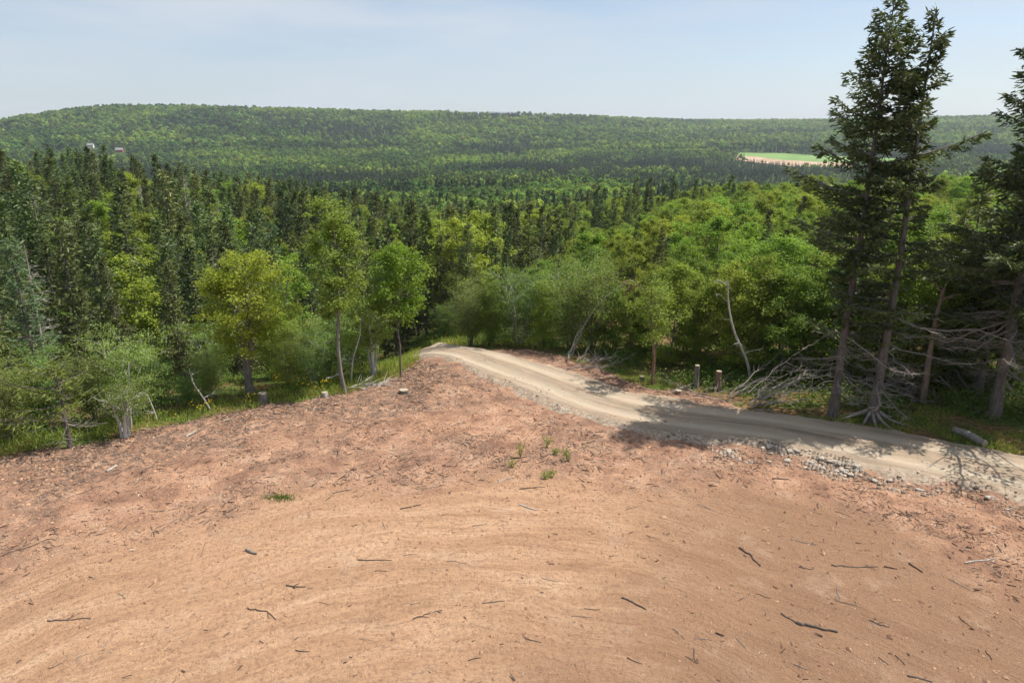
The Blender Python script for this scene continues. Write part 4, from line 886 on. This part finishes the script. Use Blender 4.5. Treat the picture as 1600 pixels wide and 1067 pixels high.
# ------------------------------------------------------------------ sticks lying on the dirt (pixel ends in the photograph -> ground)
def stick(pts, rad, label, mat='stick', group=None, fork=None, name='stick', lift=.0):
    Q = [G(*p) for p in pts]; P = []
    for i in range(len(Q) - 1):
        for t in np.linspace(0, 1, 4, endpoint=(i == len(Q) - 2)): P.append(Q[i] * (1 - t) + Q[i + 1] * t)
    P = np.array(P); c = P.mean(0); P[:, :2] += rg.normal(0, .018, (len(P), 2)) * np.linalg.norm(P[-1] - P[0]) ** .5
    z = dirt_z(P[:, 0], P[:, 1]); P[:, 2] = np.maximum(z, np.convolve(np.pad(z, 1, 'edge'), [1 / 3] * 3, 'valid')) + rad * .7 + lift
    c = np.array([c[0], c[1], z.mean()])
    mb = MB(); mb.tube(P - c, rad * np.linspace(1.15, .55, len(P)), 6, rg.uniform(0, .3), cap=True, rough=.12, rng=rg)
    for f in range(fork or 0):
        i = rg.integers(1, len(P) - 1); d = P[-1] - P[0]; L_ = np.linalg.norm(d) * rg.uniform(.18, .4); d = unit(d); e = unit(d + np.array([-d[1], d[0], 0]) * rg.choice([-1, 1]) * rg.uniform(.5, 1.3)); e[2] = abs(rg.normal(.1, .15))
        mb.tube(np.stack([P[i] - c, P[i] - c + e * L_]), [rad * .6, rad * .3], 4, rg.uniform(0, .3))
    o = link(name, mb.mesh(name, M[mat])); o.location = c; tag(o, label, 'stick', group); return o
ST = [([(1221, 961), (1246, 976)], .022, 'short dark stick touching the upper end of the thick charred branch', None), ([(1244, 976), (1275, 984), (1307, 990)], .045, 'thickest charred branch lying on the dirt at lower right', None),
      ([(1156, 858), (1175, 872), (1189, 886)], .032, 'dark straight stick lying alone in the middle of the right half of the dirt', None), ([(1299, 884), (1320, 888), (1371, 887)], .022, 'long thin crooked twig lying level on the dirt right of the lone dark stick', None),
      ([(1420, 883), (1442, 897)], .03, 'short dark slanting stick between the long crooked twig and the pale stick at the right', None), ([(1506, 880), (1555, 876)], .024, 'pale straight stick on the dirt near the right edge', 'pale'),
      ([(1358, 970), (1375, 979), (1390, 982)], .02, 'curved dark twig just right of the thick charred branch', None), ([(1309, 919), (1311, 942), (1340, 948)], .016, 'angular pale twig sticking up above the thick charred branch', 'deadtwig'),
      ([(971, 936), (990, 943), (1011, 955)], .03, 'dark bent stick at lower centre right beside the pale dusty patch', None), ([(1416, 1057), (1454, 1068)], .025, 'dark stick cut by the bottom edge at lower right', None),
      ([(624, 798), (656, 791)], .026, 'dark stick on the line where rough ground meets graded dirt, left of centre', None), ([(560, 878), (612, 878)], .02, 'long level twig in the centre left of the graded dirt', None),
      ([(643, 969), (665, 962), (691, 957)], .02, 'thin slanting twig at bottom centre', None), ([(753, 944), (790, 942)], .016, 'thin level twig in the bottom centre right of the slanting twig', None),
      ([(14, 863), (45, 856), (74, 848), (89, 844)], .02, 'long thin curved twig close to the left edge of the graded dirt', None), ([(74, 972), (103, 971), (140, 968)], .022, 'long level stick at lower left', None),
      ([(389, 954), (410, 957), (423, 959), (431, 972)], .02, 'thin twig with a hooked right end, lower left of centre', None), ([(447, 917), (478, 918)], .026, 'short thick forked twig above the hooked twig', None),
      ([(811, 791), (839, 799)], .028, 'pale bleached stick near the green seedlings, lower one', 'pale'), ([(779, 756), (790, 751), (799, 749)], .024, 'pale curved stick just below the leftmost seedling', 'pale'),
      ([(812, 766), (843, 762)], .026, 'dark rough stick lying under the pair of lowest seedlings', None), ([(167, 738), (184, 729)], .055, 'bleached chunk of branch in the litter at the left', 'pale'), ([(385, 862), (402, 868)], .06, 'short stubby chunk of rotten wood on the graded dirt at left', 'deadtwig'),
      ([(1206, 750), (1232, 749)], .03, 'short dark stick just below the stony shoulder of the road', None), ([(908, 695), (930, 691)], .03, 'dark stick between the seedlings and the road shoulder', None), ([(290, 686), (308, 674)], .04, 'pale split branch at the left rim beside the grass', 'pale')]
for P, r_, lb, m_ in ST: stick(P, r_ * .72, lb, m_ or 'stick', 'sticks on the dirt', 1 if r_ < .03 else 0)
SMALL = [((1052, 985), (1069, 1000)), ((1084, 999), (1114, 1003)), ((1540, 1019), (1549, 1032)), ((1399, 1026), (1414, 1041)), ((1242, 847), (1277, 854)), ((640, 947), (658, 943)), ((585, 895), (605, 895)), ((894, 965), (921, 967)), ((911, 953), (936, 956)), ((315, 872), (321, 849)), ((160, 1015), (174, 1002)), ((75, 1048), (100, 1039)), ((120, 1032), (141, 1023)), ((186, 929), (198, 937)), ((461, 1020), (485, 1021)), ((232, 920), (241, 913)), ((349, 998), (360, 989)), ((144, 837), (182, 829)), ((500, 942), (516, 948)), ((630, 870), (652, 868)), ((1071, 1026), (1088, 1039)), ((1084, 1015), (1088, 1039)), ((1372, 1030), (1388, 1042)), ((1248, 888), (1272, 892)), ((978, 799), (994, 794)), ((599, 818), (602, 829)), ((738, 824), (760, 820)), ((1480, 905), (1512, 922)), ((1378, 812), (1400, 800)), ((1090, 790), (1115, 800)), ((1305, 800), (1330, 810)), ((700, 878), (730, 882)), ((845, 905), (870, 912)), ((250, 800), (282, 794)), ((350, 765), (380, 772)), ((520, 772), (548, 766)), ((120, 775), (150, 762)), ((650, 765), (690, 760)), ((1010, 838), (1032, 846)), ((1450, 835), (1482, 846)), ((1180, 930), (1205, 938)), ((1495, 965), (1520, 985)), ((820, 1000), (846, 1006)), ((280, 1000), (300, 990)), ((980, 1030), (1004, 1040)), ((730, 1035), (752, 1030)), ((560, 1000), (585, 1005)), ((1240, 1040), (1262, 1050)), ((1150, 1000), (1166, 1014)), ((1570, 930), (1592, 940))]
for k, (a, b) in enumerate(SMALL): stick([a, b], rg.uniform(.006, .012), 'small thin twig lying loose on the graded dirt', rg.choice(['stick', 'stick', 'deadtwig']), 'small twigs on the dirt', int(rg.integers(0, 2)), 'twig')

# ------------------------------------------------------------------ seedlings and green tufts on the dirt
def seedling(px, py, h, label, name='seedling'):
    b = G(px, py); z = dirt_z(b[0], b[1])[0]; o = empty(name, (b[0], b[1], z)); W = MB(); Fo = MB(); st = 5 if name == 'seedling' else 1
    st = 3 if h < .3 else 4
    for k in range(st):
        a = k * 1.3 + rg.uniform(0, .5); P = np.array([[0, 0, -.02], [.06 * np.cos(a), .06 * np.sin(a), h * .5], [.16 * np.cos(a), .16 * np.sin(a), h * rg.uniform(.75, 1)]]); W.tube(P, [.008, .006, .003], 4)
        t = rg.uniform(.25, 1, 26); C = np.stack([np.interp(t, [0, .5, 1], P[:, i]) for i in range(3)], 1); leaves(Fo, C + rg.normal(0, .04, C.shape), .062, rg, None, .5, .5)
    link('stem', W.mesh('stem', M['weed']), o); link('leaves', Fo.mesh('leaves', M['poplar']), o); tag(o, label, 'seedling', 'seedlings on the dirt')
for px, py, h, lb in [(813, 718, .55, 'tallest green seedling of the cluster on the dirt near the road'), (855, 701, .42, 'green seedling nearest to the road of the small cluster'), (886, 723, .42, 'green seedling on the right side of the small cluster'), (868, 712, .22, 'tiny green sprout between the two upper right seedlings'), (800, 734, .25, 'low green sprout left of the tallest seedling'), (852, 750, .2, 'lowest small sprout of the cluster, left of its twin'), (862, 747, .22, 'lowest small sprout of the cluster, right of its twin')]: seedling(px, py, h, lb)
b = G(438, 780); o = empty('grass_tuft', (b[0], b[1], dirt_z(b[0], b[1])[0])); mb = MB(); q = rg.normal(0, 1, (420, 2)) * np.array([.24, .10]); D = rg.normal(0, .5, (420, 3)); D[:, 2] = 1
cards(mb, np.stack([q[:, 0], q[:, 1], dirt_z(b[0] + q[:, 0], b[1] + q[:, 1]) - o.location[2]], 1), D, rg.uniform(.04, .09, 420), .018, rg); link('blades', mb.mesh('blades', M['weed']), o)['kind'] = 'stuff'; tag(o, 'lone patch of green grass on the dirt left of centre', 'grass tuft')

# ------------------------------------------------------------------ stumps
def stump(px, py, topy, rad, label, name='tree_stump', wood='bark', tilt=(0, 0)):
    b = G(px, py); b[2] = max(dirt_z(b[0], b[1])[0], gz(b[:1], b[1:2])[0]) - .03; h = top_height(b, topy); o = empty(name, b); o.rotation_euler = (tilt[0], tilt[1], rg.uniform(0, 6.28))
    W = MB(); zz = np.array([-.15, .0, h * .25, h * .6, h]); W.tube(np.stack([0 * zz, 0 * zz, zz], 1), rad * np.array([1.6, 1.35, 1.08, 1.0, .97]), 14, .2, rough=.11, rng=rg); W.V[0][-14:, 2] += W.V[0][-14:, 0] * rg.uniform(-.35, .35); link('bark', W.mesh('bark', M[wood]), o)
    C_ = MB(); C_.tube(np.array([[0, 0, h - .04], [0, 0, h + .012]]), rad * .93, 12, .3, cap=True); link('cut_face', C_.mesh('cut_face', M['cut']), o); tag(o, label, 'stump', 'cut stumps')
stump(412, 630, 614, .19, 'dark knee-high stump at the left rim near the yellow-green tree')
stump(508, 621, 613, .13, 'small low stump with a bright cut top left of the slim poplar', wood='pale')
stump(631, 615, 609, .2, 'low dark stump flush with the dirt in front of the egg-shaped tree', wood='sbark')
stump(1087, 606, 571, .105, 'taller of the two cut posts of trunk across the road', wood='bark')
stump(1121, 610, 580, .12, 'shorter reddish cut trunk post across the road', wood='redbark')
stump(1060, 617, 610, .13, 'low stump with pale cut top in front of the two tall cut trunks', wood='redbark')
stump(1003, 595, 588, .12, 'low dark stump in shade beside the thin forked tree', wood='sbark')

# ------------------------------------------------------------------ fallen log
b = G(1512, 688); o = empty('fallen_log', (b[0], b[1], gz(b[:1], b[1:2])[0])); a = G(1490, 676) - b; c = G(1540, 697) - b; t = np.linspace(0, 1, 7)[:, None]; P = a + (c - a) * t; P[:, 2] = .15 + .02 * np.sin(t[:, 0] * 5); P[:, 0] += .05 * np.sin(t[:, 0] * 4)
W = MB(); W.tube(P, .135 * np.array([.9, 1, 1, .96, .93, .95, .9]), 12, .5, rough=.07, rng=rg); link('bark', W.mesh('bark', M['deadtwig']), o)
C_ = MB(); dv = unit(P[0] - P[1]); C_.tube(np.stack([P[0] - dv * .03, P[0] + dv * .006]), .115, 12, .3, cap=True); dv = unit(P[-1] - P[-2]); link('cut_face', C_.mesh('cut_face', M['cut']), o)
C_ = MB(); C_.tube(np.stack([P[-1] - dv * .03, P[-1] + dv * .006]), .115, 12, .3, cap=True); link('cut_face', C_.mesh('cut_face', M['cut']), o)
tag(o, 'grey fallen log lying on the moss beside the road at right', 'log')

# ------------------------------------------------------------------ dead trunks, leaning stems, brush
def at(px, py, dist):                               # point at a given ground distance along a sight line
    d = ray(px, py); return CAM + d * (dist / math.hypot(d[0], d[1]))
def dead_trunk(name, base, pts, rad, label, wood='birch', twigs=6, tl=.6, cat='dead tree'):
    b = G(*base); b[2] = max(dirt_z(b[0], b[1])[0], gz(b[:1], b[1:2])[0]); dist = math.hypot(b[0], b[1]); o = empty(name, b)
    P = np.array([[0, 0, -.1]] + [at(px, py, dist + dd) - b for px, py, dd in pts]); P = catmull(P, 5); rad *= .72
    W = MB(); W.tube(P, rad * np.linspace(1.15, .45, len(P)), 8, rg.uniform(.2, .6), rough=.06, rng=rg); link('trunk', W.mesh('trunk', M[wood]), o)
    for k in range(twigs):
        i = rg.integers(len(P) // 4, len(P) - 1); d = rg.normal(0, 1, 3); d[2] = abs(d[2]) * .4; e = P[i] + unit(d) * tl * rg.uniform(.5, 1.3); m = MB(); tp = limb_path(P[i], e, rg, 5, .1, .12); m.tube(tp, rad * .35 * np.linspace(1, .25, 5), 4, .4)
        for g in range(3):
            j = rg.integers(1, 5); d = rg.normal(0, 1, 3); m.tube(np.stack([tp[j], tp[j] + unit(d) * tl * .4]), [rad * .14, rad * .05], 3, .5)
        link('branch', m.mesh('branch', M[wood]), o)
    tag(o, label, cat); return o
dead_trunk('dead_tree', (1175, 600), [(1166, 560, -.2), (1148, 520, -.3), (1139, 480, -.3), (1137, 437, -.3)], .085, 'bleached curved snag rising to a blunt tip in the thicket across the road', 'pale', 7, .7)
dead_trunk('leaning_tree', (893, 556), [(905, 525, .1), (918, 500, .2), (940, 470, .4), (985, 437, .8)], .07, 'thin grey trunk leaning right over the dirt bank beyond the road', 'deadtwig', 6, .8)
dead_trunk('leaning_tree', (890, 552), [(903, 520, .0), (919, 500, .1)], .05, 'pale broken stem leaning beside the thin grey trunk beyond the road', 'birch', 3, .5)
dead_trunk('leaning_tree', (1442, 628), [(1450, 570, .0), (1462, 500, .3), (1476, 448, .5)], .16, 'leaning reddish trunk with a broken top between the tall spruces', 'redbark', 4, .9)
dead_trunk('dead_tree', (1375, 600), [(1372, 520, .0), (1360, 440, .2)], .07, 'thin bare dead stem behind the tall spruces', 'deadtwig', 8, 1.0)
dead_trunk('dead_tree', (330, 640), [(318, 622, 0), (303, 600, .1), (297, 582, .1)], .05, 'thin pale crooked dead stem in the left shrubs', 'birch', 4, .5)
dead_trunk('dead_tree', (205, 668), [(202, 615, 0), (201, 566, .0)], .05, 'straight white dead stem standing in the left shrubs', 'birch', 2, .4)
dead_trunk('dead_tree', (245, 655), [(240, 640, 0), (230, 616, .0)], .05, 'short snapped white stem leaning left in the shrubs', 'birch', 2, .4)
dead_trunk('dead_tree', (548, 600), [(552, 560, 0), (563, 520, .0), (562, 480, .2)], .045, 'pale bowed stem right of the slim poplar', 'birch', 3, .6)
# withered brown branch tip hanging over the leaning trunk
b = G(893, 556); c = at(985, 440, math.hypot(b[0], b[1]) + .8); o = empty('withered_branch', c); W = MB(); Fo = MB()
for k in range(9):
    d = rg.normal(0, .5, 3) + np.array([.4, 0, -.9]); e = unit(d) * rg.uniform(.6, 1.2); W.tube(np.stack([[0, 0, .1], e * .5, e]), [.02, .012, .006], 4); t = rg.uniform(.2, 1, 60)[:, None]; cards(Fo, e * t + rg.normal(0, .06, (60, 3)), np.tile(e, (60, 1)) + rg.normal(0, .3, (60, 3)), .14, .035, rg)
link('twigs', W.mesh('twigs', M['redbark']), o); link('needles', Fo.mesh('needles', M['dead_needles']), o); tag(o, 'withered reddish-brown branch tip hanging on the leaning trunk beyond the road', 'branch')
def brush(px, py, n, length, az0, azs, el, label, spreadx=.8, mat='deadtwig'):
    b = G(px, py); b[2] = gz(b[:1], b[1:2])[0]; o = empty('brush_pile', b); tw = MB()
    for k in range(n):
        s0 = np.array([rg.normal(0, spreadx), rg.normal(0, .5), .05 + abs(rg.normal(0, .12))]); a = az0 + rg.normal(0, azs); e_ = el + rg.normal(0, .18); L_ = length * rg.uniform(.5, 1.15)
        E = s0 + L_ * np.array([math.cos(a) * math.cos(e_), math.sin(a) * math.cos(e_), math.sin(e_)]); E[2] = max(E[2], .08); P = limb_path(s0, E, rg, 7, .12, .05); m = MB(); r0 = rg.uniform(.018, .045); m.tube(P, r0 * np.linspace(1, .3, 7), 5, rg.uniform(0, .8))
        link('branch', m.mesh('branch', M[mat]), o)
        for g in range(9):
            j = rg.integers(1, 7); d = unit(E - s0) + rg.normal(0, .5, 3); q = P[j] + unit(d) * rg.uniform(.25, .9); q[2] = max(q[2], .05); tw.tube(limb_path(P[j], q, rg, 4, .1, .08), [.011, .009, .006, .003], 3, rg.uniform(0, .9))
    t_ = link('twigs', tw.mesh('twigs', M[mat]), o); t_['kind'] = 'stuff'; tag(o, label, 'brush pile'); return o
brush(1165, 628, 16, 3.0, .25, .28, .34, 'grey bare brush fanning up to the right, left of the tall dense spruce', .5)
brush(1475, 622, 18, 2.2, 2.6, 1.1, .28, 'tangled heap of grey dead branches between the thin-topped spruce and the log', .9)
brush(1400, 610, 14, 1.8, .4, 1.2, .5, 'bare dead twigs piled behind the thin-topped spruce', .8)
brush(925, 572, 12, 1.6, .3, .9, .12, 'low grey brush lying on the dirt bank beyond the road', .8)
brush(1100, 622, 8, 1.3, .1, 1.0, .06, 'flat litter of broken branches in front of the two cut trunks', .9)
brush(560, 607, 8, 1.2, .4, .8, .08, 'small litter of pale branches at the foot of the slim poplar', .6, 'pale')

# ------------------------------------------------------------------ two far houses
def house(b, wdt, dep, hh, wall, label):
    o = empty('house', b, .3); d = MB()
    x, y = wdt / 2, dep / 2; V = np.array([(-x, -y, -4), (x, -y, -4), (x, y, -4), (-x, y, -4), (-x, -y, hh), (x, -y, hh), (x, y, hh), (-x, y, hh), (-x, 0, hh + dep * .4), (x, 0, hh + dep * .4)])
    d.add(V, np.array([(0, 1, 5, 4), (1, 2, 6, 5), (2, 3, 7, 6), (3, 0, 4, 7), (5, 6, 9, 9), (7, 4, 8, 8)])); me = bpy.data.meshes.new('wall'); me.from_pydata([tuple(v) for v in V], [], [(0, 1, 5, 4), (1, 2, 6, 9, 5), (2, 3, 7, 6), (3, 0, 4, 8, 7)]); me.materials.append(wall); link('wall', me, o)
    e = .5; zt = hh + dep * .4 + .15; rv = [(-x - e, -y - e, hh - .25), (x + e, -y - e, hh - .25), (x + e, 0, zt), (-x - e, 0, zt), (-x - e, y + e, hh - .25), (x + e, y + e, hh - .25)]
    me = bpy.data.meshes.new('roof'); me.from_pydata(rv, [], [(0, 1, 2, 3), (3, 2, 5, 4)]); me.materials.append(M['roofgrey']); link('roof', me, o)
    for wx in (-.55, 0, .55):
        me = bpy.data.meshes.new('window'); a = wx * x; me.from_pydata([(a - .6, -y - .06, hh * .35), (a + .6, -y - .06, hh * .35), (a + .6, -y - .06, hh * .8), (a - .6, -y - .06, hh * .8)], [], [(0, 1, 2, 3)]); me.materials.append(M['glass']); link('window', me, o)
    tag(o, label, 'house')
house(HOUSES[0], 9, 7, 3.2, M['redwall'], 'far red house just above the dark treetops at the left')
house(HOUSES[1], 8, 7, 3.4, M['white'], 'far white gabled house above the dark treetops, left of the red one')

# ------------------------------------------------------------------ haze over the valley
hb = bpy.data.meshes.new('haze'); X0, Z0, Z1 = 3320, -110, 190
hb.from_pydata([(sx * X0, sy * X0, z_) for z_ in (Z0, Z1) for sx, sy in ((-1, -1), (1, -1), (1, 1), (-1, 1))], [], [(3, 2, 1, 0), (4, 5, 6, 7), (0, 1, 5, 4), (1, 2, 6, 5), (2, 3, 7, 6), (3, 0, 4, 7)])
hm, nt, b = newmat('haze'); nt.nodes.remove(b); pv = nt.nodes.new('ShaderNodeVolumePrincipled'); pv.inputs['Color'].default_value = (0.80, 0.88, 1.0, 1); pv.inputs['Density'].default_value = 0.00012; pv.inputs['Anisotropy'].default_value = 0.3
nt.links.new(pv.outputs[0], nt.nodes['Material Output'].inputs['Volume']); hb.materials.append(hm); tag(link('haze', hb), 'thin blue summer haze over the valley', 'haze', kind='stuff')
